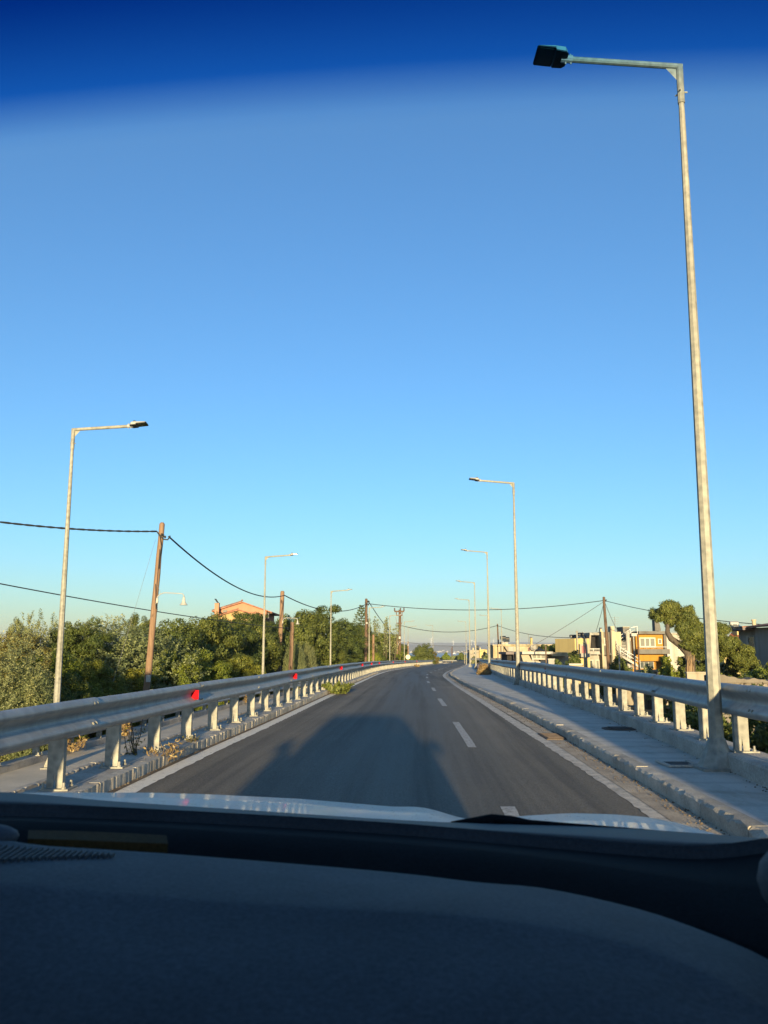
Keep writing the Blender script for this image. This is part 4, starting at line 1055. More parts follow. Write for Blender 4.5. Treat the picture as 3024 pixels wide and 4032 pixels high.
# ---------------------------------------------------------------- buildings
def part(mb_fn, name, mat, par):
    mb = MB(); mb_fn(mb); return mb.build(name, mat, par)
def box(par, name, mat, x0, x1, y0, y1, z0, z1):
    mb = MB(); mb.box(x0,x1,y0,y1,z0,z1); return mb.build(name, mat, par)
def window(par, x0, x1, z0, z1, y, panes=1, frame='win_frame', glass='win_glass', fw=.09, sill=True, name='window'):
    """frame proud of a wall facing the camera at depth y, panes set back in it"""
    mb = MB(); mb.box(x0-fw,x1+fw,y-.05,y+.03,z1,z1+fw); mb.box(x0-fw,x1+fw,y-.05,y+.03,z0-fw,z0)
    mb.box(x0-fw,x0,y-.05,y+.03,z0,z1); mb.box(x1,x1+fw,y-.05,y+.03,z0,z1)
    w_ = (x1-x0)/panes
    for i in range(1,panes): mb.box(x0+w_*i-fw*.6,x0+w_*i+fw*.6,y-.05,y+.03,z0,z1)
    o = mb.build(name, frame, par)
    for i in range(panes):
        box(o, 'pane', glass, x0+w_*i+(fw*.6 if i else 0), x0+w_*(i+1)-(fw*.6 if i<panes-1 else 0), y-.022, y-.006, z0, z1)
    if sill: box(o, 'sill', frame, x0-fw*1.5, x1+fw*1.5, y-.14, y-.052, z0-fw*1.5, z0-fw*.9)
    return o
def antenna(label, x, y, z0, z1, arms=4):
    mb = MB(); mb.tube([(x,y,z0),(x,y,z1)], .035, 5)
    for i in range(arms): mb.tube([(x-.35+.1*i,y,z1-.12-.28*i),(x+.65-.1*i,y,z1-.12-.28*i)], .018, 4)
    return tag(mb.build('roof_antenna', 'thin_wire'), label, 'antenna')
def tiled_verge(par, xa, za, xb, zb, y0, y1, n_, r_=.11, mat='roof_tile'):
    """row of half-round verge tiles up a gable slope, each its own piece, over a thin eave board"""
    tl = math.hypot(xb-xa, zb-za)/n_
    dx, dz = (xb-xa)/n_, (zb-za)/n_; ang = math.atan2(zb-za, xb-xa)
    mb = MB(); rows = []
    for x in (-tl*.54, tl*.54):
        k = r_*(1.0 if x < 0 else .86)
        rows.append([(x, k*1.1*math.cos(a), k*math.sin(a)+.02) for a in [math.pi*i/6 for i in range(7)]])
    mb.grid(rows); me = mb.mesh('verge_tile', mat=mat)
    base = LOC[par.name] if par.name in LOC else LOC[par.parent.name]
    for i in range(n_):
        o = link('verge_tile', me, par, Vector((xa+dx*(i+.5), y0, za+dz*(i+.5))) - base); o.rotation_euler = (0, -ang, 0)

# --- pink house behind the left trees
Y = 110.0
house = thing('pink_house', ((-18.28), Y, -3.6), 'salmon pink gabled house rising behind the left trees', 'house')
ax, az = (-18.28), 7.59; lx, lz = (-21.99), 6.48; rx, rz = (-14.48), 6.35
mb = MB(); mb.prism([(lx+.2,-3.6),(rx-.7,-3.6),(rx-.7,rz+.05),(ax,az-.12),(lx+.2,lz-.05)], Y, Y+8); mb.build('wall', 'pl_pink', house)
roof = MB()
for (xa,za,xb,zb) in ((lx-.15,lz-.10,ax,az),(ax,az,rx+.1,rz-.1)):
    roof.add([(xa,Y-.45,za),(xb,Y-.45,zb),(xb,Y+8.4,zb),(xa,Y+8.4,za),(xa,Y-.45,za-.14),(xb,Y-.45,zb-.14),(xb,Y+8.4,zb-.14),(xa,Y+8.4,za-.14)], [(0,1,2,3),(7,6,5,4),(0,4,5,1),(1,5,6,2),(2,6,7,3),(3,7,4,0)])
ro = roof.build('roof', 'roof_tile', house)
tiled_verge(ro, lx-.15, lz-.08, ax, az+.02, Y-.34, Y, 13); tiled_verge(ro, rx+.1, rz-.08, ax, az+.02, Y-.34, Y, 13)
mb = MB(); mb.lathe([(.06,0),(.14,.05),(.1,.14),(.02,.2)], 8, (ax,Y-.4,az+.06)); mb.build('ridge_cap', 'roof_tile', ro)
box(house, 'eave_soffit', 'wood_dark', rx-.72, rx+.05, Y+.1, Y+7.9, rz-.30, rz-.17)
# front lower gable
Y2 = 106.5
bx, bz = (-18.14), 6.41; l2, lz2 = (-21.92), 5.34; r2, rz2 = (-14.71), 5.40
mb = MB(); mb.prism([(l2+.55,-3.6),(r2-.3,-3.6),(r2-.3,rz2-.02),(bx,bz-.12),(l2+.55,lz2+.10)], Y2, Y-.003); mb.build('porch_wall', 'pl_yellow', house)
roof = MB()
for (xa,za,xb,zb) in ((l2,lz2,bx,bz),(bx,bz,r2,rz2)):
    roof.add([(xa,Y2-.4,za),(xb,Y2-.4,zb),(xb,Y-.01,zb),(xa,Y-.01,za),(xa,Y2-.4,za-.13),(xb,Y2-.4,zb-.13),(xb,Y-.01,zb-.13),(xa,Y-.01,za-.13)], [(0,1,2,3),(7,6,5,4),(0,4,5,1),(1,5,6,2),(2,6,7,3),(3,7,4,0)])
pr = roof.build('porch_roof', 'roof_tile', house)
tiled_verge(pr, l2, lz2+.02, bx, bz+.02, Y2-.3, Y2, 14); tiled_verge(pr, r2, rz2+.02, bx, bz+.02, Y2-.3, Y2, 14)
ch = box(house, 'chimney', 'pl_pink', (-21.53), (-20.99), 108.2, 108.8, lz2-1, 7.28)
mb = MB(); mb.box((-21.57), (-20.96), 108.15, 108.85, 7.28+.002, 7.32); mb.build('chimney_cap', 'pl_grey', ch)
mb = MB(); mb.tube([((-21.08),108.5,7.31),((-21.31),108.5,7.53),((-21.44),108.5,7.76)], [.06,.10,.10], 7); mb.tube([((-21.44),108.5,7.76),((-21.63),108.5,7.84)], [.12,.02], 6); mb.build('flue_cowl', 'black_plastic', ch)
window(house, (-20.72), (-20.27), 6.15, 6.48, Y-.003, 1, 'pl_mauve', 'win_curtain', .04, False)
box(house, 'drain_pipe', 'black_plastic', (-14.91), (-14.78), 109.5, 109.7, -2, rz-.2)

# --- orange house with grey trim, right
Y = 114.0
oh = thing('orange_house', (35.50, Y, -3.6), 'bright orange two-storey house with grey balcony and flat roof', 'house')
box(oh, 'wall', 'pl_orange', 33.48, 37.09, Y, Y+7, (-0.03), 3.50)
box(oh, 'ground_floor_wall', 'pl_orange', 33.25, 37.09, Y+1.2, Y+7, -3.6, (-0.03)-.002)
box(oh, 'roof_slab', 'pl_grey', 33.65, 37.63, Y-1.0, Y+7.3, 3.50+.002, 3.87)
box(oh, 'corner_pier', 'pl_grey', 37.12, 37.49, Y-.35, Y+7, -3.6, 3.50-.001)
bal = box(oh, 'balcony', 'pl_grey', 33.44, 37.50, 112.6, Y-.003, 0.91, 1.53)
mb = MB(); zt_ = 1.86
mb.tube([(33.57,112.7,zt_),(37.17,112.7,zt_)], .03, 5); mb.tube([(33.57,112.7,zt_-.14),(37.17,112.7,zt_-.14)], .02, 5)
for u_ in (2520, 2547, 2574, 2601, 2628):
    x_ = (u_-1512)*112.6/3381; mb.tube([(x_,112.7,1.50),(x_,112.7,zt_)], .025, 5)
mb.build('balcony_rail', 'grey_metal', bal)
window(oh, 34.09, 35.98, 1.93, 2.93, Y-.003, 3, 'win_frame', 'win_curtain', .12)
window(oh, 36.52, 36.85, 2.30, 2.80, Y-.003, 1, 'win_frame', 'pl_mauve', .09, False)
window(oh, 34.19, 36.01, (-0.92), (-0.03)-.15, Y+1.197, 3, 'pl_palegrey', 'win_glass', .09)
chm = box(oh, 'chimney', 'pl_grey', 36.78, 37.33, 116, 117.2, 3.88+.1, 5.46)
mb = MB(); mb.prism([(37.33+.003,3.88),(37.60,3.88),(37.53,4.74),(37.33+.003,5.32)], 116.1, 117.1); mb.build('chimney_side', 'pl_grey', chm)
antenna('roof antenna beside the top of the white spiral staircase', 33.36, 113.4, 3.85, 4.45, 2)
# --- grey balcony house with spiral staircase
gh = thing('grey_house', (28.26, 112, -3.6), 'grey concrete house with dark recessed balcony and slanted piers', 'house')
Y = 112.0
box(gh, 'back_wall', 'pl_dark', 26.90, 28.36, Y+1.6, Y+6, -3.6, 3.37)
box(gh, 'roof_slab', 'pl_palegrey', 26.83, 28.36, Y-.4, Y+6, 3.33+.002, 3.66)
mb = MB()
for u0,u1,ub0,ub1 in ((2322,2328,2315,2322),(2360,2367,2358,2367)):
    f_ = 112/3381.; mb.prism([((ub0-1512)*f_,1.33),((ub1-1512)*f_,1.33),((u1-1512)*f_,3.33),((u0-1512)*f_,3.33)], Y-.3, Y+1.5)
mb.build('slanted_pier', 'pl_beige', gh)
b_ = box(gh, 'balcony', 'pl_palegrey', 26.30, 27.81, 110.6, Y+1.4, 0.85, 1.27)
mb = MB()
for v_ in (2554, 2559): mb.tube([(26.56,110.8,1.3+(2563-v_)*111/3426),(27.87,110.8,1.3+(2563-v_)*111/3426)], .03, 5)
mb.tube([(27.02,110.8,1.27),(27.02,110.8,1.62)], .03, 5); mb.build('balcony_rail', 'white_metal', b_)
box(gh, 'ground_floor_wall', 'pl_palegrey', 26.63, 28.29, Y, Y+6, -3.6, 0.84-.003)
window(gh, 27.63, 27.96, -2.0, 0.06, Y-.003, 1, 'win_frame', 'win_curtain', .08)
window(gh, 26.73, 27.13, -2.0, 0.06, Y-.003, 1, 'win_frame', 'win_glass', .08)
box(gh, 'pier', 'pl_cream', 28.04+.004, 28.30, 110.4, 112.5, -3.6, 3.74)
pc = box(gh, 'chimney', 'pl_cream', 28.05, 28.28, 110.9, 111.5, 3.74+.002, 4.10); box(pc, 'chimney_top', 'black_plastic', 28.06, 28.27, 110.95, 111.45, 4.10+.002, 4.29)
box(gh, 'bay_wall', 'pl_grey', 28.55+.004, 29.61, Y, Y+6, 1.01, 3.73)
box(gh, 'bay_base', 'pl_palegrey', 28.55+.004, 29.61, Y+.6, Y+6, -3.6, 0.78)
box(gh, 'bay_slab', 'pl_grey', 27.94, 29.42, 110.9, Y+5, 0.78+.002, 0.98)
window(gh, 28.59+.12, 28.95, 2.12, 2.91, Y-.003, 2, 'win_frame', 'win_glass', .07)
box(gh, 'stair_wall', 'pl_cream', 29.58, 30.90, 111.6, 117, -3.6, 3.75)
box(gh, 'stair_wall_top', 'pl_cream', 29.58, 30.07, 111.62, 113, 3.75+.002, 4.47)
box(gh, 'stair_wall_rib', 'pl_grey', 29.58-.06, 29.67, 111.5, 111.598, -3.6, 4.34)
tw = box(gh, 'stair_tower', 'pl_grey', 31.58, 32.45, 113, 116, -3.6, 4.38)
mb = MB(); mb.box(31.58-.05, 32.45+.08, 112.9, 116.1, 4.38+.002, 4.45); mb.build('tower_coping', 'pl_cream', tw)
for v_ in (2478, 2544):
    mb = MB(); zc_ = 1.3+(2563-v_)*113/3426; mb.lathe([(.16,-.02),(.18,.02),(.1,.08)], 10, (0,0,0)); 
    o = mb.build('wall_lamp', 'white_enamel', tw); o.rotation_euler = (R(90),0,0); o.location = Vector((32.05, 112.96, zc_)) - LOC[gh.name]
mb = MB(); cx_ = 31.96; 
mb.prism([(31.46,-3.6),(32.36,-3.6),(32.36,2.58),(31.99,2.51),(31.69,2.28),(31.49,1.89)], 112.2, 112.98); mb.build('stair_core', 'pl_grey', gh)
box(gh, 'link_wall', 'pl_white', 31.87, 33.95, 116.2, 119, -3.6, 3.69)
# spiral stair, its own thing
st = thing('spiral_staircase', (31.17, 110, -3.4), 'white spiral staircase with pipe railing between grey and orange houses', 'staircase')
cx, cy = 31.57, 110.9; r_ = 1.45
za, zb_ = (-0.84), 3.59; nst = 24
tread = MB(); tread.add([(.25,-.11,0),(r_,-.20,0),(r_,.20,0),(.25,.11,0),(.25,-.11,-.11),(r_,-.20,-.11),(r_,.20,-.11),(.25,.11,-.11)], [(0,1,2,3),(7,6,5,4),(0,4,5,1),(1,5,6,2),(2,6,7,3),(3,7,4,0)]); tme = tread.mesh('step', mat='pl_white')
pts_o = []
for i in range(nst):
    a = R(330) - R(300)*i/(nst-1) * 1.0 if False else R(-35) - R(290)*((i % nst)/(nst-1))
    z_ = za + (zb_-za)*i/(nst-1)
    o = link('step', tme, st, Vector((cx,cy,z_)) - LOC[st.name], a)
    pts_o.append((cx+r_*math.cos(a), cy+r_*math.sin(a), z_))
mb = MB(); mb.grid([[(p_[0],p_[1],p_[2]+.02) for p_ in pts_o], [(p_[0],p_[1],p_[2]-.28) for p_ in pts_o]]); mb.build('stringer', 'pl_white', st)
mb = MB()
for h_ in (.45, .9): mb.tube([(p_[0],p_[1],p_[2]+h_) for p_ in pts_o], .035, 5)
for p_ in pts_o[::3]: mb.tube([p_, (p_[0],p_[1],p_[2]+.9)], .028, 5)
mb.build('railing', 'white_metal', st)
mb = MB(); mb.tube([(cx,cy,za-.5),(cx,cy,zb_+.2)], .24, 12); mb.build('newel', 'pl_white', st)
box(st, 'landing', 'pl_white', 31.87, 32.68, 110.2, 113.6, 3.53-.35, 3.53)
mb = MB(); mb.tube([(31.87,110.3,3.53+.7),(32.68,110.3,3.53+.9)], .03, 5); mb.tube([(32.68,110.3,3.53),(32.68,110.3,3.53+.9)], .03, 5); mb.build('landing_rail', 'white_metal', st)
# stair lower flight rails come with the railing; white house behind the pine
wh = thing('white_house', (42.10, 124, -3.8), 'off-white house mostly hidden behind the leaning pine', 'house')
box(wh, 'wall', 'pl_white', 40.56, 44.67, 124, 131, -3.8, 3.70); box(wh, 'roof_slab', 'pl_palegrey', 40.49, 44.74, 123.6, 131, 3.70+.002, 3.88)
window(wh, 42.40, 43.20, 1.55, 2.50, 123.997, 2, 'win_frame', 'win_curtain')
antenna('tall roof antenna above the cream stair wall', 30.82, 114, 3.74, 5.82, 4)
# --- yellow block
yb = thing('yellow_block', (24.82, 110, -3.6), 'plain yellow flat-roofed block with a red door', 'house')
f_ = 1/3381.; X0 = (2264-1512)*110*f_
mb = MB(); mb.add([(X0,110,-3.6),(X0,110,2.88),((2187-1512)*114*f_,114,2.88),((2187-1512)*114*f_,114,-3.6),(26.35,110,-3.6),(26.35,110,2.88),(26.35,124,2.88),(26.35,124,-3.6)],
   [(0,1,2,3),(4,5,1,0),(1,5,6,2),(4,7,6,5),(3,2,6,7)]); mb.build('wall', 'pl_lemon', yb)
box(yb, 'alcove', 'pl_beige', 24.97, 26.17, 109.4, 109.996, 0.50, 2.16)
window(yb, 25.21, 25.69, 1.01, 1.94, 109.397, 2, 'pl_beige', 'door_red', .08, False, 'door')
box(yb, 'balcony_slab', 'pl_palegrey', 24.86, 26.05, 108.4, 109.39, 0.51, 0.98)
mb = MB(); mb.tube([(24.75,109.8,-3),(24.75,109.8,3.65)], .09, 8); mb.lathe([(.16,0),(.16,.1),(.03,.2)], 8, (24.75,109.8,3.65)); mb.build('flue_pipe', 'galv', yb)
box(yb, 'water_tank_stand', 'pl_beige', 25.20, 25.49, 110.2, 111.2, 2.88+.01, 2.95)
def roof_tank(label, x, y, z, L_, r_, mat='black_plastic'):
    t_ = thing('water_tank', (x,y,z), label, 'water tank', 'rooftop water tanks')
    mb = MB(); mb.tube([(x-L_/2,y,z+r_+.25),(x-L_/2+.06,y,z+r_+.25),(x+L_/2-.06,y,z+r_+.25),(x+L_/2,y,z+r_+.25)], [r_*.75,r_,r_,r_*.75], 12); mb.build('drum', mat, t_)
    mb = MB()
    for s_ in (-.3,.3): mb.box(x+s_*L_-.05,x+s_*L_+.05,y-r_,y+r_,z,z+.35)
    mb.build('cradle', 'grey_metal', t_)
    mb = MB(); mb.add([(x-L_*.45,y-.9,z+.1),(x+L_*.45,y-.9,z+.1),(x+L_*.45,y-.1,z+r_*1.2+.1),(x-L_*.45,y-.1,z+r_*1.2+.1),(x-L_*.45,y-.85,z+.04),(x+L_*.45,y-.85,z+.04),(x+L_*.45,y-.05,z+r_*1.2+.02),(x-L_*.45,y-.05,z+r_*1.2+.02)], [(0,1,2,3),(7,6,5,4),(0,4,5,1),(1,5,6,2),(2,6,7,3),(3,7,4,0)]); mb.build('solar_panel', 'win_glass', t_)
roof_tank('dark solar water tank on the yellow block roof', 25.61, 111.5, 2.89, .8, .26)
roof_tank('flat dark heater on the left rear of the yellow block roof', 25.37, 115, 2.85, .9, .18)
antenna('faint roof antenna behind the yellow block', 27.36, 118, 2.96, 3.93, 2)
# --- low flat-roofed building with glazed porch
lb = thing('porch_building', (17.33, 98, -3.5), 'low building with white flat roof edge and glazed porch windows', 'building')
box(lb, 'wall', 'pl_beige', 15.81, 21.26, 99, 105, -3.5, 0.95)
box(lb, 'roof_slab', 'pl_white', 15.52, 18.99, 96.4, 105, 0.93+.004, 1.22)
box(lb, 'roof_slab', 'pl_cream2', 18.99+.004, 20.89, 97.2, 105, 0.71, 1.19-.05)
mb = MB(); mb.prism([(15.44,0.85),(16.30,0.85),(16.70,0.11),(15.66,0.11)], 96.8, 97.1); mb.build('awning', 'awning', lb)
mb = MB(); mb.prism([(16.53,0.85),(16.70,0.85),(16.90,0.11),(16.73,0.11)], 96.7, 96.798); mb.build('awning_arm', 'pl_white', lb)
window(lb, 16.93, 18.35, 0.47, 0.81, 98.0, 3, 'pl_white', 'win_curtain', .10)
box(lb, 'parapet', 'pl_white', 15.98, 18.15, 96.2, 96.5, -3.5, 0.12)
box(lb, 'dark_doorway', 'pl_dark', 17.83, 18.41, 98.05, 98.9, (-0.04), 0.44-.15)
lb2 = thing('shed', (15.78, 104, -3.5), 'dark open-fronted shed with brown canopy left of the glazed porch', 'shed')
box(lb2, 'wall', 'pl_dark', 14.89, 16.55, 104, 109, -3.5, 0.88); box(lb2, 'canopy', 'pl_mauve', 14.56, 16.76, 102.5, 109, 0.88+.003, 1.18)
for u_ in (15.57, 16.05): box(lb2, 'post', 'pl_mauve', u_-.12, u_+.12, 102.7, 102.95, -3.5, 0.88)
cab = thing('utility_cabinet', (17.77, 92, -3.4), 'pale blue-grey cabinet right of the glazed porch', 'cabinet')
box(cab, 'body', 'pl_palegrey', 17.58, 18.23, 92, 93.2, -3.4, 0.42); box(cab, 'lid', 'grey_metal', 17.52, 18.29, 91.9, 93.3, 0.42+.002, 0.47); 
# --- long cream building
lc = thing('long_cream_building', (23.02, 142, -3.8), 'long cream building with stained parapet behind the porch building', 'building')
box(lc, 'wall', 'pl_cream', 18.90, 28.69, 142, 152, -3.8, 2.05); box(lc, 'parapet', 'pl_cream2', 18.82, 28.73, 141.7, 152, 2.09+.003, 2.38)
box(lc, 'side_wing', 'pl_cream2', 18.19, 19.03-.003, 143, 150, -3.8, 2.14); box(lc, 'wing_cornice', 'pl_cream', 18.06, 18.95-.004, 142.6, 150.2, 2.14+.003, 2.34)
box(lc, 'balcony_front', 'pl_palegrey', 20.31, 21.35, 140.4, 141.65, 1.22, 1.96)
mb = MB(); mb.prism([(19.77,2.00),(20.35-.01,2.00),(20.27,1.18)], 140.6, 141.6); mb.build('stair_flank', 'pl_beige', lc)
c_ = box(lc, 'chimney', 'pl_lemon', 24.62, 24.96, 144, 144.6, 2.39+.005, 3.41); box(c_, 'chimney_top', 'black_plastic', 24.57, 24.92, 143.95, 144.55, 3.41+.003, 3.62)
window(lc, 23.86, 24.11, 1.30, 1.76, 141.997, 1, 'door_red', 'win_glass', .06, False)
for x_ in (19.31, 19.81):
    mb = MB(); mb.tube([(x_,141.85,-3.5),(x_,141.85,2.34)], .07, 6); mb.build('drain_pipe', 'rust', lc)
roof_tank('left black water tank on the long cream building', 20.02, 144, 2.90, .9, .32); roof_tank('right, lower black water tank on the long cream building', 20.79, 145.5, 2.78, 1.0, .30)
tst = thing('tank_stand', (20.39, 144.5, 2.35), 'pale block stand under the black rooftop tanks', 'stand'); box(tst, 'block', 'pl_white', 19.76, 20.78, 143.6, 146.4, 2.39+.005, 2.77-.05); box(tst, 'coping', 'pl_beige', 19.72, 20.83, 143.5, 146.5, 2.77-.048, 2.77-.003)
antenna('roof antenna left of the yellow chimney', 24.15, 143.2, 2.39, 4.11, 1)
dish = MB(); 
dish.lathe([(.02,0),(.35,.05),(.55,.16),(.56,.18),(.35,.08)], 14); o = dish.build('satellite_dish', 'pl_palegrey'); o.location = (24.68, 141.2, 1.84); o.rotation_euler = (R(75),0,R(-25)); tag(o, 'grey satellite dish on the front of the long cream building', 'satellite dish')
dome = thing('tarpaulin_heap', (19.25, 106, 1.21), 'black covered heap on the white flat roof', 'tarpaulin'); mb = MB(); mb.lathe([(.65,0),(.62,.12),(.45,.26),(.2,.35),(.02,.38)], 12, (18.71, 103, 1.21)); mb.build('cover', 'black_plastic', dome, smooth=False)
# --- far cream house
fc = thing('far_cream_house', (22.36, 200, -4.5), 'small far cream house with black roof tank near the sea', 'house')
box(fc, 'wall', 'pl_lemon', 22.24, 24.02, 200, 206, -4.5, 1.65); box(fc, 'side_wall', 'pl_beige', 19.98, 22.35-.005, 201, 206, -4.5, 1.48); box(fc, 'chimney', 'pl_cream', 20.85, 21.15, 202, 202.5, 1.48+.005, 2.01); box(fc, 'chimney', 'pl_cream', 22.52, 22.76, 202, 202.5, 1.65+.005, 2.07)
box(fc, 'canopy', 'pl_mauve', 18.10, 19.88-.005, 199.5, 203, 1.01, 1.12); box(fc, 'canopy_post', 'pl_beige', 18.69, 18.81, 199.8, 200.1, -4.5, 1.01-.003)
window(fc, 21.05, 21.40, 0.60, 1.01, 200.997, 1, 'pl_white', 'win_glass', .1, False)
roof_tank('black tank on the small far cream house', 22.05, 203, 1.65, .7, .30)
# --- grey house at the right edge
gr = thing('corner_house', (31.5, 70, -3.0), 'shaded grey house with brown tiled eaves at the right edge', 'house')
Xw = 27.2; ya, yb_ = Xw*3381/1401., Xw*3381/1478.
mb = MB(); mb.add([(Xw,yb_,-3),(Xw,ya,-3),(Xw,ya,2.80),(Xw,yb_,2.80),(Xw+9,yb_,-3),(Xw+9,ya,-3),(Xw+9,ya,2.80),(Xw+9,yb_,2.80)], [(0,1,2,3),(4,7,6,5),(0,3,7,4),(1,5,6,2),(3,2,6,7)]); mb.build('wall', 'pl_palegrey', gr)
mb = MB(); mb.box(Xw-.25, Xw+9, 47, yb_-.003, -3, 2.94); mb.build('front_wall', 'pl_palegrey', gr)
ev = MB(); ev.box(Xw-1.1, Xw+9.4, yb_+.0, ya+.9, 2.80+.003, 2.97); eo = ev.build('eave', 'pl_mauve', gr)
mb = MB(); ex0, ex1 = Xw-1.15, Xw+4.2; ez = 2.97
mb.add([(ex0,yb_-.1,ez+.004),(ex0,ya+1,ez+.004),(ex1,ya+1,ez+.35),(ex1,yb_-.1,ez+.35),(ex0,yb_-.1,ez+.10),(ex0,ya+1,ez+.10),(ex1,ya+1,ez+.45),(ex1,yb_-.1,ez+.45)], [(3,2,1,0),(4,5,6,7),(0,1,5,4),(1,2,6,5),(2,3,7,6),(3,0,4,7)])
rf = mb.build('roof', 'roof_tile', gr)
mb = MB(); z_ = 2.94; mb.add([(Xw-.9,46.5,z_+.004),(Xw-.9,yb_-.15,z_+.004),(Xw+4,yb_-.15,z_+.7),(Xw+4,46.5,z_+.7),(Xw-.9,46.5,z_+.12),(Xw-.9,yb_-.15,z_+.12),(Xw+4,yb_-.15,z_+.82),(Xw+4,46.5,z_+.82)], [(3,2,1,0),(4,5,6,7),(0,1,5,4),(1,2,6,5),(2,3,7,6),(3,0,4,7)]); mb.build('front_roof', 'roof_tile', gr)
# window on the side wall
wy0, wy1 = Xw*3381/1463., Xw*3381/1440.; wz0, wz1 = 1.23, 2.30
mb = MB(); mb.box(Xw-.06,Xw-.002,wy0-.14,wy1+.35,wz1,wz1+.12); mb.box(Xw-.06,Xw-.002,wy0-.14,wy1+.35,wz0-.14,wz0); mb.box(Xw-.06,Xw-.002,wy0-.14,wy0,wz0,wz1); mb.box(Xw-.06,Xw-.002,wy1,wy1+.35,wz0,wz1)
wo_ = mb.build('window', 'pl_white', gr); box(wo_, 'pane', 'win_glass', Xw-.025, Xw-.003, wy0, wy1, wz0, wz1)
mb = MB(); mb.tube([(27.52,63.5,ez),(27.50,63.5,3.52)], .14, 10); mb.lathe([(.19,0),(.19,.08)], 10, (27.50,63.5,3.52)); mb.build('chimney_pipe', 'pl_cream', gr)
roof_tank('solar water heater on the roof of the corner house', 27.45, 67, ez+.05, .7, .17, 'grey_metal')
# red roofed house behind pine
rh = thing('red_roof_house', (37.50, 92, -3.4), 'red-roofed yellow house glimpsed between the pine and the corner house', 'house')
box(rh, 'wall', 'pl_lemon', 36.54, 39.40, 92.4, 98, -3.4, 2.08)
mb = MB(); mb.add([(36.41,92,2.08),(39.54,92,2.08),(39.54,95.5,3.33),(38.78,95.5,3.33),(36.41,92,2.03),(39.54,92,2.03),(39.54,95.5,3.25),(38.78,95.5,3.25)], [(0,1,2,3),(7,6,5,4),(0,4,5,1),(1,5,6,2),(2,6,7,3),(3,7,4,0)]); mb.build('roof', 'roof_red', rh)
box(rh, 'dormer', 'pl_lemon', 38.62, 38.95, 93.6, 95, 3.01, 3.31+.3)

# --- garden walls on the right
gw = thing('garden_wall', (21.88, 68, -2.9), 'low garden wall with two pale capped pillars below the orange house', 'wall')
box(gw, 'wall', 'pl_beige', 18.26, 23.89, 68, 68.25, -2.9, (-0.38))
for u0_, u1_ in ((19.95,20.35),(21.10,21.48)):
    p_ = box(gw, 'pillar', 'pl_beige', u0_, u1_, 67.85, 68.4, -2.9, (-0.32)); box(p_, 'cap', 'pl_cream', u0_-.08, u1_+.08, 67.75, 68.5, (-0.32)+.002, (-0.16))
gw2 = thing('coped_wall', (20.34, 56, -2.8), 'short sunlit cream wall at the foot of the leaning pine', 'wall')
box(gw2, 'wall', 'pl_beige', 19.68, 20.97, 56, 56.3, -2.8, (-0.15)); box(gw2, 'coping', 'pl_beige', 19.64, 21.00, 55.92, 56.38, (-0.15)+.002, (-0.04))
gw3 = thing('white_wall', (18.34, 84, -3.2), 'short whitewashed wall stub in front of the dark hedge', 'wall')
box(gw3, 'wall', 'pl_cream2', 18.09, 19.38, 84, 84.4, -3.2, (-0.05)); box(gw3, 'coping', 'pl_white', 18.06, 19.40, 83.95, 84.45, (-0.05)+.002, 0.08)
# dry-stone wall, each stone its own piece
sw = thing('stone_wall', (14.13, 33, -2.7), 'rough dry-stone wall with concrete coping behind the nearest right lamp', 'wall')
ztop = 0.12
def stone_mesh(seed):
    r_ = random.Random(seed); mb = MB(); n_ = 7; ring = [(math.cos(6.283*i/n_)*(.5+.12*r_.random()), math.sin(6.283*i/n_)*(.5+.12*r_.random())) for i in range(n_)]
    mb.add([(a,0,b) for a,b in ring]+[(a*.78,-.45,b*.78) for a,b in ring], [tuple((i,(i+1)%n_,(i+1)%n_+n_,i+n_)) for i in range(n_)]+[tuple(range(n_,2*n_))]); return mb.mesh('stone', mat='stone')
sms = [stone_mesh(i) for i in range(6)]
xw0, xw1 = 12.47, 15.50
box(sw, 'core', 'stone_mortar', xw0, xw1, 33.05, 33.5, -2.7, ztop-.02)
mb = MB(); rows = []
for i in range(30):
    x_ = xw0 + (xw1-xw0)*i/29; dz_ = .05*math.sin(i*.5)+.02*math.sin(i*1.7) + (.14 if i < 9 else .14*max(0,1-(i-9)/4))
    rows.append([(x_,32.92,ztop-.02),(x_,32.93,ztop+.09+dz_),(x_,33.62,ztop+.10+dz_),(x_,33.62,ztop-.02)])
mb.grid(rows); mb.build('coping', 'stone_mortar', sw)
rr = random.Random(4); zz = ztop-.14; 
while zz > ztop-1.0:
    x_ = xw0; 
    while x_ < xw1:
        w_ = rr.uniform(.14,.30)
        o = link('stone', rr.choice(sms), sw, Vector((x_+w_/2, 33.06, zz+rr.uniform(-.02,.02))) - LOC[sw.name]); o.scale = (w_*.96, rr.uniform(.12,.26), rr.uniform(.15,.22)); o.rotation_euler = (0, rr.uniform(-.3,.3), 0)
        x_ += w_
    zz -= .19
# thin posts in the yards
for lab, u_, v_, d_, mt in (('pale thin post in front of the orange house, left one', 23.31, 2.59, 80, 'galv_pole'), ('dark thin post in front of the orange house, right one', 24.30, 2.81, 82, 'wood_dark'), ('thin grey post before the dark hedge under the staircase', 22.98, 1.74, 84, 'galv'),
                            ('thin pale post right of the red door', 20.74, 2.48, 88, 'galv'), ('thin shorter post left of the red door', 20.51, 2.15, 88, 'galv'), ('rusty thin post in front of the glazed porch', 16.96, 1.77, 90, 'rust')):
    x_, z1_ = u_, v_
    t_ = thing('thin_post', (x_, d_, -3.2), lab, 'post', 'thin posts in the yards'); mb = MB(); mb.tube([(x_,d_,-3.2),(x_,d_,z1_)], .075, 7); mb.build('shaft', mt, t_); mb = MB(); mb.lathe([(.11,0),(.11,.04),(.03,.08)], 8, (x_,d_,z1_)); mb.build('cap', mt, t_)

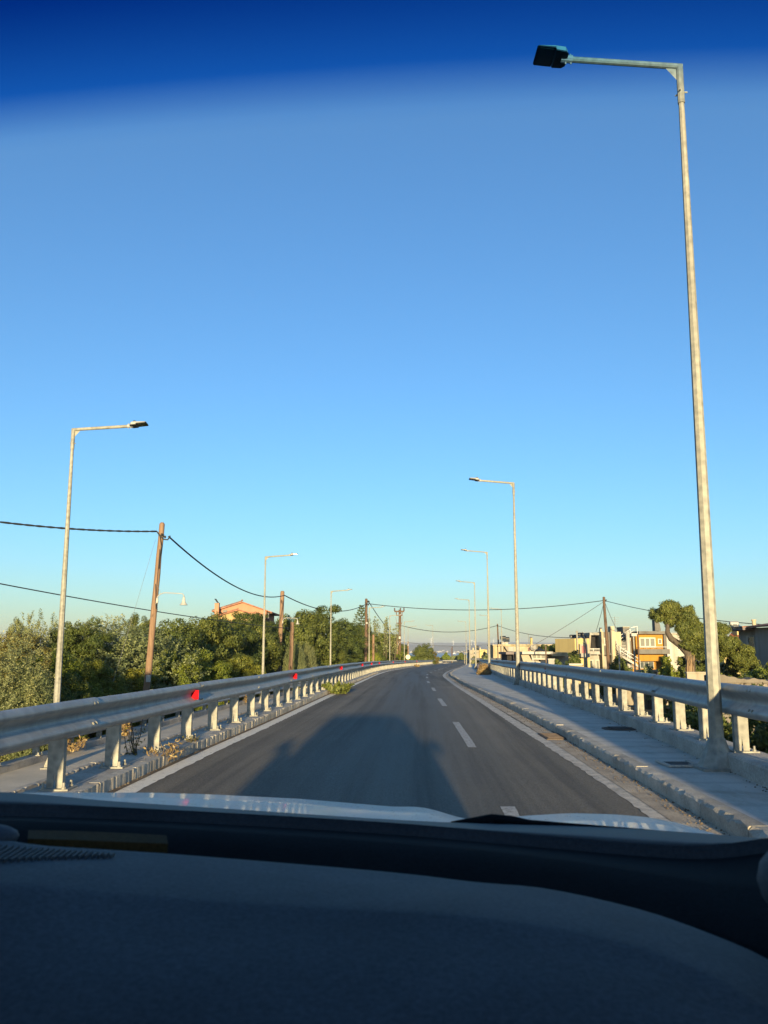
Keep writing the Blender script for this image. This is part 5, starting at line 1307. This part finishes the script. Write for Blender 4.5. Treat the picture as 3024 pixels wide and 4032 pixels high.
# far shore: white hamlets, wind turbines, ferry
mb = MB(); r_ = random.Random(8)
for i in range(90):
    x_ = r_.gauss(560, 420); y_ = 5600 + r_.uniform(0,260); w_ = r_.uniform(5,14); z_ = -14.5 + (y_-5600)*.05; mb.box(x_,x_+w_,y_,y_+8,z_,z_+r_.uniform(4,8))
tag(mb.build('village', 'pl_white'), 'scattered white houses along the far shore', 'village', kind='stuff')
def turbine(label, x, y, z, h):
    t_ = thing('wind_turbine', (x,y,z), label, 'wind turbine', 'wind turbines on the far ridge'); mb = MB(); mb.tube([(x,y,z-6),(x,y,z+h)], [1.4,.8], 8); mb.build('tower', 'white_metal', t_)
    mb = MB(); mb.box(x-1.2,x+1.2,y-3,y+3,z+h-1,z+h+1.5); mb.build('nacelle', 'white_metal', t_)
    for k in range(3):
        a = k*2.094+x; mb = MB(); mb.tube([(x,y-3.3,z+h),(x+math.cos(a)*h*.2,y-3.3,z+h+math.sin(a)*h*.2),(x+math.cos(a)*h*.55,y-3.3,z+h+math.sin(a)*h*.55)], [.6,1.1,.2], 5); mb.build('blade', 'white_metal', t_)
for lab, u_, v0, v1 in (('wind turbine on the far ridge above the lone bushy tree', 1698, 2537, 2517), ('wind turbine on the far ridge above the boat', 1785, 2540, 2526), ('wind turbine on the far ridge left of the fifth right lamp', 1857, 2540, 2524), ('wind turbine on the far ridge right of the fifth right lamp', 1868, 2540, 2526), ('wind turbine on the far ridge left of the cream wing', 1943, 2540, 2522)):
    d_ = 6450; turbine(lab, (u_-1512)*d_/3381, d_, 1.3+(2563-v0)*d_/3426, (v0-v1)*d_/3426)
d_ = 4300; x_, z_ = (1789-1512)*d_/3381, -14.4
t_ = thing('ferry', (x_, d_, z_), 'tiny white ferry out on the blue sea', 'boat')
mb = MB(); rows = [[(x_+a, d_+b*w_, z_-.5+c) for a,b,c in ((q,-2,3.2),(q,-1.5,0),(q,1.5,0),(q,2,3.2))] for q, w_ in ((-8,1),(-6,2),(4,2),(9,.3))]; mb.grid(rows, close=True); mb.f += [(0,1,2,3),(15,14,13,12)]; mb.build('hull', 'white_metal', t_); mb = MB(); mb.box(x_-6,x_+3,d_-2.5,d_+2.5,z_+2.7,z_+5.2); mb.box(x_-4,x_+1,d_-2,d_+2,z_+5.21,z_+7); mb.build('cabin', 'white_metal', t_)

# ---------------------------------------------------------------- covers in the paving
t_ = thing('drain_cover', (2.60, 13.4, .01), 'rusty rectangular drain cover in the right gutter', 'drain cover')
mb = MB(); mb.add([(2.42,12.95,.012),(2.77,12.95,.012),(2.80,13.85,.012),(2.44,13.85,.012),(2.42,12.95,-.03),(2.77,12.95,-.03),(2.80,13.85,-.03),(2.44,13.85,-.03)], [(0,1,2,3),(7,6,5,4),(0,4,5,1),(1,5,6,2),(2,6,7,3),(3,7,4,0)]); mb.build('frame', 'rust', t_)
for i in range(7): box(t_, 'bar', 'rust', 2.455, 2.755, 13.03+.11*i, 13.09+.11*i, .0125, .022)
t_ = thing('manhole_cover', (3.60, 13.3, .13), 'round dark manhole cover set in the right pavement', 'manhole cover')
mb = MB(); mb.lathe([(.27,.0),(.27,.006),(.24,.009),(.23,.004)], 24, (3.60,13.3,.1305)); mb.build('ring', 'rust', t_)
for i in range(5): box(t_, 'rib', 'iron', 3.60-.18+.02*abs(i-2), 3.60+.18-.02*abs(i-2), 13.3-.18+.08*i, 13.3-.135+.08*i, .1355, .146)
t_ = thing('service_pit', (3.06, 9.15, .13), 'dark square service pit at the foot of the nearest right lamp', 'pit cover')
box(t_, 'lid', 'iron', 2.94, 3.22, 8.98, 9.34, .1315, .137); 
mb = MB(); mb.box(2.90,3.26,8.94,8.975,.131,.15); mb.box(2.90,2.937,8.978,9.38,.131,.15); mb.box(3.223,3.26,8.978,9.38,.131,.15); mb.build('frame', 'plinth', t_)
# rubble and grit in the gutters
mb = MB(); r_ = random.Random(77)
def pebble(mb, x, y, z, s_):
    vs_ = [(x+s_*r_.uniform(.6,1)*a, y+s_*r_.uniform(.6,1)*b, z+s_*.7*c) for a,b,c in ((1,0,0),(-1,0,0),(0,1,0),(0,-1,0),(0,0,1),(0,0,-.5))]
    mb.add(vs_, [(0,2,4),(2,1,4),(1,3,4),(3,0,4),(2,0,5),(1,2,5),(3,1,5),(0,3,5)])
for i in range(900):
    y = 5 + 40*r_.random()**1.6; x = xat(KR, y) - abs(r_.gauss(0,.09)) - .01; pebble(mb, x, y, zr(y)+.012, r_.uniform(.004,.016))
for i in range(700):
    y = 6 + 30*r_.random()**1.4; x = xat(LL, y) - .12 - abs(r_.gauss(0,.05)); pebble(mb, x, y, zr(y)+.006, r_.uniform(.004,.016))
for i in range(260):
    y = 6 + 26*r_.random(); x = xat(GR, y) - .17 - abs(r_.gauss(0,.07)); pebble(mb, x, y, zr(y)+.133, r_.uniform(.004,.014))
o = mb.build('grit', 'dirt'); tag(o, 'loose grit and small rubble along the kerbs', 'grit', kind='stuff')
# left kerb line: stones at the road side of the left plinth
kl = tag(bpy.data.objects.new('left_kerb', None), kind='structure'); C.objects.link(kl)
km3 = [kerb_mesh(40+i, .499, .10, .123, -.2, .005, .05) for i in range(6)]
path = catmull([(p_.x, p_.y) for p_ in offset(LL, .145)[::4] if p_.y < 62], .5)
for i in range(len(path)-1):
    a = path[i]; b = path[i+1]; mid = (a+b)/2; t = (b-a).normalized()
    link('kerb_stone', RND.choice(km3), kl, (mid.x, mid.y, zr(mid.y)+RND.uniform(-.003,.001)), math.atan2(-t.x, t.y) + math.pi + RND.uniform(-.004,.004))
path = [p_ for p_ in LL if p_.y < 60]
o = ribbon('roadside_dirt', path, .15, .075, 'dirt', .007); o['kind'] = 'structure'

# ---------------------------------------------------------------- the car we look out of
car = thing('car', (-.2, 0, 0), 'white car seen from inside: dark dashboard, windscreen and white bonnet', 'car')
def res(pl, n_):
    P = [Vector(p_) for p_ in pl]; d = [0]
    for a, b in zip(P, P[1:]): d.append(d[-1]+(b-a).length)
    out = []
    for i in range(n_):
        s_ = d[-1]*i/(n_-1); k = 0
        while k < len(P)-2 and d[k+1] < s_: k += 1
        f = (s_-d[k])/max(1e-9, d[k+1]-d[k])
        # smooth with catmull through neighbours
        p0, p1, p2, p3 = P[max(k-1,0)], P[k], P[k+1], P[min(k+2,len(P)-1)]
        out.append(.5*((2*p1)+(p2-p0)*f+(2*p0-5*p1+4*p2-p3)*f*f+(3*p1-p0-3*p2+p3)*f**3))
    return out
def interp(pl, x):
    if x <= pl[0][0]: return pl[0]
    for a, b in zip(pl, pl[1:]):
        if a[0] <= x <= b[0]:
            f = (x-a[0])/(b[0]-a[0]); return tuple(a[i]+(b[i]-a[i])*f for i in range(3))
    return pl[-1]
A_ = [(-1.08,1.40,1.072),(-.86,1.46,1.068),(-.654,1.50,1.063),(-.468,1.54,1.041),(-.271,1.57,1.023),(0,1.58,1.004),(.176,1.57,.998),(.402,1.54,.997),(.635,1.47,.993),(.72,1.42,.985)]
B_ = [(-.98,1.24,1.072),(-.78,1.31,1.068),(-.591,1.36,1.063),(-.351,1.40,1.048),(0,1.42,1.025),(.22,1.41,1.009),(.449,1.33,1.008),(.553,1.28,1.029),(.60,1.22,1.05)]
C_e = [(-.95,1.00,1.078),(-.70,1.07,1.073),(-.484,1.12,1.067),(-.439,1.14,1.057),(-.274,1.16,1.042),(0,1.17,1.018),(.119,1.15,1.010),(.203,1.12,1.010),(.30,1.06,1.003),(.359,1.0,.995),(.394,.93,.991),(.41,.84,.985),(.415,.70,.965)]
CR = [(-.95,.84,1.072),(-.60,.90,1.070),(-.394,.92,1.062),(-.286,.94,1.047),(-.111,.94,1.036),(0,.93,1.033),(.071,.92,1.032),(.19,.90,1.022),(.27,.86,1.012),(.32,.80,1.0),(.345,.72,.985),(.35,.62,.96)]
NR = [(-.95,.68,1.03),(-.50,.71,1.012),(-.2,.72,1.004),(0,.72,1.0),(.15,.71,.995),(.24,.68,.985),(.28,.62,.97),(.29,.54,.95)]
SIL = [(-1.08,.935),(-.959,.950),(-.814,.951),(-.589,.951),(-.438,.947),(-.207,.936),(0,.919),(.035,.9165),(.075,.918),(.109,.914),(.145,.904),(.173,.895),(.21,.887),(.247,.884),(.285,.888),(.322,.894),(.461,.902),(.576,.899),(.66,.892),(.72,.880)]
def silz(x):
    for a, b in zip(SIL, SIL[1:]):
        if a[0] <= x <= b[0]: return a[1]+(b[1]-a[1])*(x-a[0])/(b[0]-a[0])
    return SIL[0][1] if x < SIL[0][0] else SIL[-1][1]
xs_ = [-1.08+1.80*i/90 for i in range(91)]
rows = []
for f, dz_ in ((0,None),(.35,None),(.7,None),(1,0)):
    row = []
    for x in xs_:
        a = interp(A_, x); zs = sum(silz(x+q) for q in (-.02,-.01,0,.01,.02))/5; y = a[1]+(2.2-a[1])*f
        straight = zs + .157*(2.2-y)*(.62)
        z = (a[2]-.012)*(1-f) + zs*f if f in (0,1) else min(straight, (a[2]-.012)*(1-f)+zs*f+.012)
        row.append((x,y,z))
    rows.append(row)
for y, dz_ in ((2.38,-.050),(2.52,-.115),(2.62,-.22),(2.66,-.42)): rows.append([(x*.98-.004, y - .25*(x+.2)**2, silz(x)+dz_) for x in xs_])
mb = MB(); mb.grid(rows); mb.build('hood', 'car_paint', car, smooth=True)
RA, RB, RC = res(A_, 60), res(B_, 60), res(C_e, 60)
lift = lambda P, dy, dz_: [(p_[0], p_[1]+dy, p_[2]+dz_) for p_ in P]
mb = MB(); mb.grid([lift(RA,.03,-.05), lift(RA,0,0), [tuple((Vector(a)*.5+Vector(b)*.5)+Vector((0,0,-.002))) for a,b in zip(RA,RB)], lift(RB,.012,.002), lift(RB,.008,-.03)]); mb.build('cowl', 'cowl', car, smooth=True)
mid1 = [tuple(Vector(b).lerp(Vector(c), .35)+Vector((0,0,-.006))) for b,c in zip(RB,RC)]; mid2 = [tuple(Vector(b).lerp(Vector(c), .72)+Vector((0,0,-.022))) for b,c in zip(RB,RC)]
mb = MB(); mb.grid([lift(RB,-.004,-.03), lift(RB,-.010,-.012), mid1, mid2, lift(RC,.030,-.075), lift(RC,.012,-.12)]); mb.build('defroster_panel', 'dash_dark', car, smooth=True)
RCR, RN = res(CR, 60), res(NR, 60)
m1 = [tuple(Vector(c).lerp(Vector(k), .5)+Vector((0,0,.002))) for c,k in zip(RC,RCR)]; m2 = [tuple(Vector(c).lerp(Vector(k), .5)+Vector((0,0,.004))) for c,k in zip(RCR,RN)]
rows = [lift(RC,.006,-.12), lift(RC,.004,-.012), lift(RC,0,-.003), lift(RC,-.012,-.002), m1, lift(RCR,.012,.001), [tuple(p_) for p_ in RCR], lift(RCR,-.02,-.004), m2, [tuple(p_) for p_ in RN], lift(RN,-.10,-.05), lift(RN,-.16,-.16), lift(RN,-.18,-.45)]
mb = MB(); mb.grid(rows); dash = mb.build('dashboard', 'dash', car, smooth=True)
mb = MB()
for i in range(46):
    x = -.64+.0066*i; c = interp(C_e, x); k = interp(CR, x+.03); L0, L1 = .16, .62-.35*max(0,(i-26)/20)
    p0 = Vector(c).lerp(Vector(k), L0); p1 = Vector(c).lerp(Vector(k), L1); z_ = .0022
    mb.add([(p0.x-.0013,p0.y,p0.z+z_),(p0.x+.0013,p0.y,p0.z+z_),(p1.x+.0013,p1.y,p1.z+z_+.0035),(p1.x-.0013,p1.y,p1.z+z_+.0035),(p0.x-.0016,p0.y,p0.z-.004),(p0.x+.0016,p0.y,p0.z-.004),(p1.x+.0016,p1.y,p1.z-.004),(p1.x-.0016,p1.y,p1.z-.004)], [(0,1,2,3),(0,4,5,1),(1,5,6,2),(2,6,7,3),(3,7,4,0)])
o = mb.build('grille_rib', 'dash', dash); o['kind'] = 'stuff'
mb = MB(); mb.grid([[(-.483,1.205,1.060),(-.42,1.214,1.057),(-.353,1.222,1.0525),(-.30,1.226,1.049)], [(-.469,1.170,1.056),(-.41,1.18,1.0525),(-.343,1.19,1.0475),(-.29,1.195,1.0445)], [(-.469,1.168,1.03),(-.41,1.178,1.03),(-.343,1.188,1.03),(-.29,1.193,1.03)]]); o = mb.build('painted_gleam_strip', 'painted_gleam', car); o['label'] = 'ochre strip painted as a warm gleam of sunlight at the base of the windscreen'  # added strip: the warm sunlit gleam is put into its colour
def blob(name, mat, c, r_, par):
    mb = MB(); rows = []
    for i in range(9):
        a = math.pi*i/8; rows.append([(c[0]+r_[0]*math.sin(a)*math.cos(b), c[1]+r_[1]*math.sin(a)*math.sin(b), c[2]+r_[2]*math.cos(a)) for b in [2*math.pi*k/14 for k in range(14)]])
    mb.grid(rows, close=True); return mb.build(name, mat, par, smooth=True)
blob('vent_knob', 'trim_grey', (-.515,1.15,1.062), (.042,.03,.016), car)
blob('pillar_trim', 'trim_grey', (.432,.90,1.068), (.052,.06,.045), car)
mb = MB(); mb.tube([(.12,1.585,.996),(.165,1.60,.996),(.195,1.605,.9975),(.232,1.603,.9965),(.262,1.595,.994),(.31,1.58,.992)], [.003,.008,.011,.009,.006,.003], 8)
mb.tube([(.20,1.60,.998),(.45,1.53,.992),(.62,1.45,.988)], [.006,.005,.004], 6); mb.build('wiper', 'dash_dark', car, smooth=True)
# windscreen with tinted top band
RBg = res(B_, 31); HD = [(-.2+.66*(-1+2*i/30), .305-.07*(-1+2*i/30)**2, 1.645-.012*(-1+2*i/30)**2) for i in range(31)]
rows = []
for j in range(25):
    t = j/24; rows.append([tuple(Vector(a).lerp(Vector(b), t) + Vector((0,.02,.015))*(math.sin(math.pi*t)*.3)) for a,b in zip(lift(RBg,.004,.004),HD)])
mb = MB(); mb.grid(rows); ws = mb.build('windscreen', 'windscreen', car, smooth=True)
uvl = ws.data.uv_layers.new(name='glass'); off = LOC[car.name]
for lp in ws.data.loops:
    p_ = ws.data.vertices[lp.vertex_index].co + off; uvl.data[lp.index].uv = (p_.x+1, (.401-.0934*p_.x) - p_.y)
# roof, pillars, flanks, tail, mirrors, wheels
rows = []
for y, z, hw in ((.29,1.655,.62),(.12,1.675,.61),(-.3,1.69,.60),(-1.0,1.685,.60),(-1.7,1.63,.58),(-2.1,1.55,.56)):
    rows.append([(-.26+hw*math.sin(a)*1.0, y, z - .13*(1-math.cos(a))*1.25 - .0) for a in [R(-78+156*i/16) for i in range(17)]])
mb = MB(); mb.grid(rows); mb.build('roof', 'car_paint', car, smooth=True)
mb = MB(); mb.grid([[(p_[0]*.96-.008,p_[1],p_[2]-.035) for p_ in r_] for r_ in rows]); mb.build('headliner', 'cabin', car, smooth=True)
for s_ in (-1, 1):
    bp = (-.2+s_*.80, 1.22 if s_ > 0 else 1.24, 1.05)
    mb = MB(); mb.tube([bp, (-.2+s_*.72,.75,1.36), (-.2+s_*.64,.26,1.58), (-.2+s_*.59,-.4,1.57), (-.2+s_*.58,-1.2,1.56)], [.045,.05,.05,.05,.05], 8); mb.build('pillar', 'car_paint', car, smooth=True)
    mb = MB(); mb.tube([(-.2+s_*.84,-.35,.95),(-.2+s_*.62,-.45,1.56)], .06, 6); mb.build('pillar', 'cabin', car)
    xo = -.28+s_*1.0; xi = -.28+s_*.70
    mb = MB(); prof = [(2.30,.35),(2.35,.62),(2.2,.80),(1.4,.845),(1.0,.95),(-.2,.97),(-1.9,.99),(-2.35,.93),(-2.4,.35)]
    mb.prismx(prof, min(xo,xi), max(xo,xi)); mb.build('flank', 'car_paint', car)
    mb = MB(); mb.prismx([(-.55,.99),(-1.9,1.0),(-2.2,1.2),(-2.0,1.5),(-.62,1.56)], *sorted((-.2+s_*.70, -.2+s_*.74))); mb.build('rear_quarter', 'car_paint', car)
    mr = blob('door_mirror', 'car_paint', (-.25+s_*1.03,.72,1.05), (.12,.07,.075), car)
    mb = MB(); mb.tube([(-.25+s_*.88,.72,.96),(-.25+s_*.96,.72,1.03)], .03, 6); mb.build('mirror_stalk', 'dash_dark', mr)
    for wy in (1.45,-1.35):
        mb = MB(); mb.tube([(-.2+s_*.905,wy,.33),(-.2+s_*.70,wy,.33)], .33, 20); wl = mb.build('wheel', 'tyre', car); mb = MB(); mb.tube([(-.2+s_*.915,wy,.33),(-.2+s_*.906,wy,.33)], .2, 14); mb.build('rim', 'grey_metal', wl)
mb = MB(); mb.prismx([(-2.05,.4),(-2.42,.45),(-2.42,.95),(-2.2,1.3),(-2.02,1.55),(-1.96,1.55)], -.92, .52); mb.build('tailgate', 'car_paint', car)  # unseen tail kept solid, with no rear window, to block the low sun
mb = MB(); mb.prismx([(-2.02,.36),(-2.36,.40),(-2.36,.93),(-2.1,.985),(-2.02,.985)], -1.18, .62); mb.build('rear_shadow_filler', 'car_paint', car)  # unseen box added to close a lit gap in the car's shadow
mb = MB(); mb.box(-1.0,.6,-2.0,.5,.30,.38); mb.build('floor', 'cabin', car)
for sx in (-.55,.15):
    mb = MB(); rows = [[(sx+hw*c_,y+.10*s_,z) for c_,s_ in ((-1,-1),(1,-1),(1,1),(-1,1))] for z,y,hw in ((.45,-.55,.24),(.7,-.62,.25),(1.0,-.70,.25),(1.12,-.73,.20),(1.14,-.735,.12),(1.36,-.77,.13))]
    mb.grid(rows, close=True); mb.f += [(3,2,1,0),(20,21,22,23)]; mb.build('seat', 'cabin', car)
mb = MB(); mb.box(-.86,.46,-1.5,-1.32,.4,1.25); mb.build('rear_seat', 'cabin', car)

# ---------------------------------------------------------------- haze
if HAZE:
    mb = MB(); mb.box(-14000,14000,-4500,14000,-18.5,140); hz = mb.build('haze', None); tag(hz, kind='stuff')
    m = bpy.data.materials.new('haze'); m.use_nodes = True; n = m.node_tree; n.nodes.clear()
    vo = n.nodes.new('ShaderNodeVolumePrincipled'); vo.inputs['Color'].default_value = (.86,.93,1.0,1); vo.inputs['Density'].default_value = HAZE; vo.inputs['Anisotropy'].default_value = 0.2
    ou = n.nodes.new('ShaderNodeOutputMaterial'); n.links.new(vo.outputs[0], ou.inputs['Volume']); hz.data.materials.append(m)
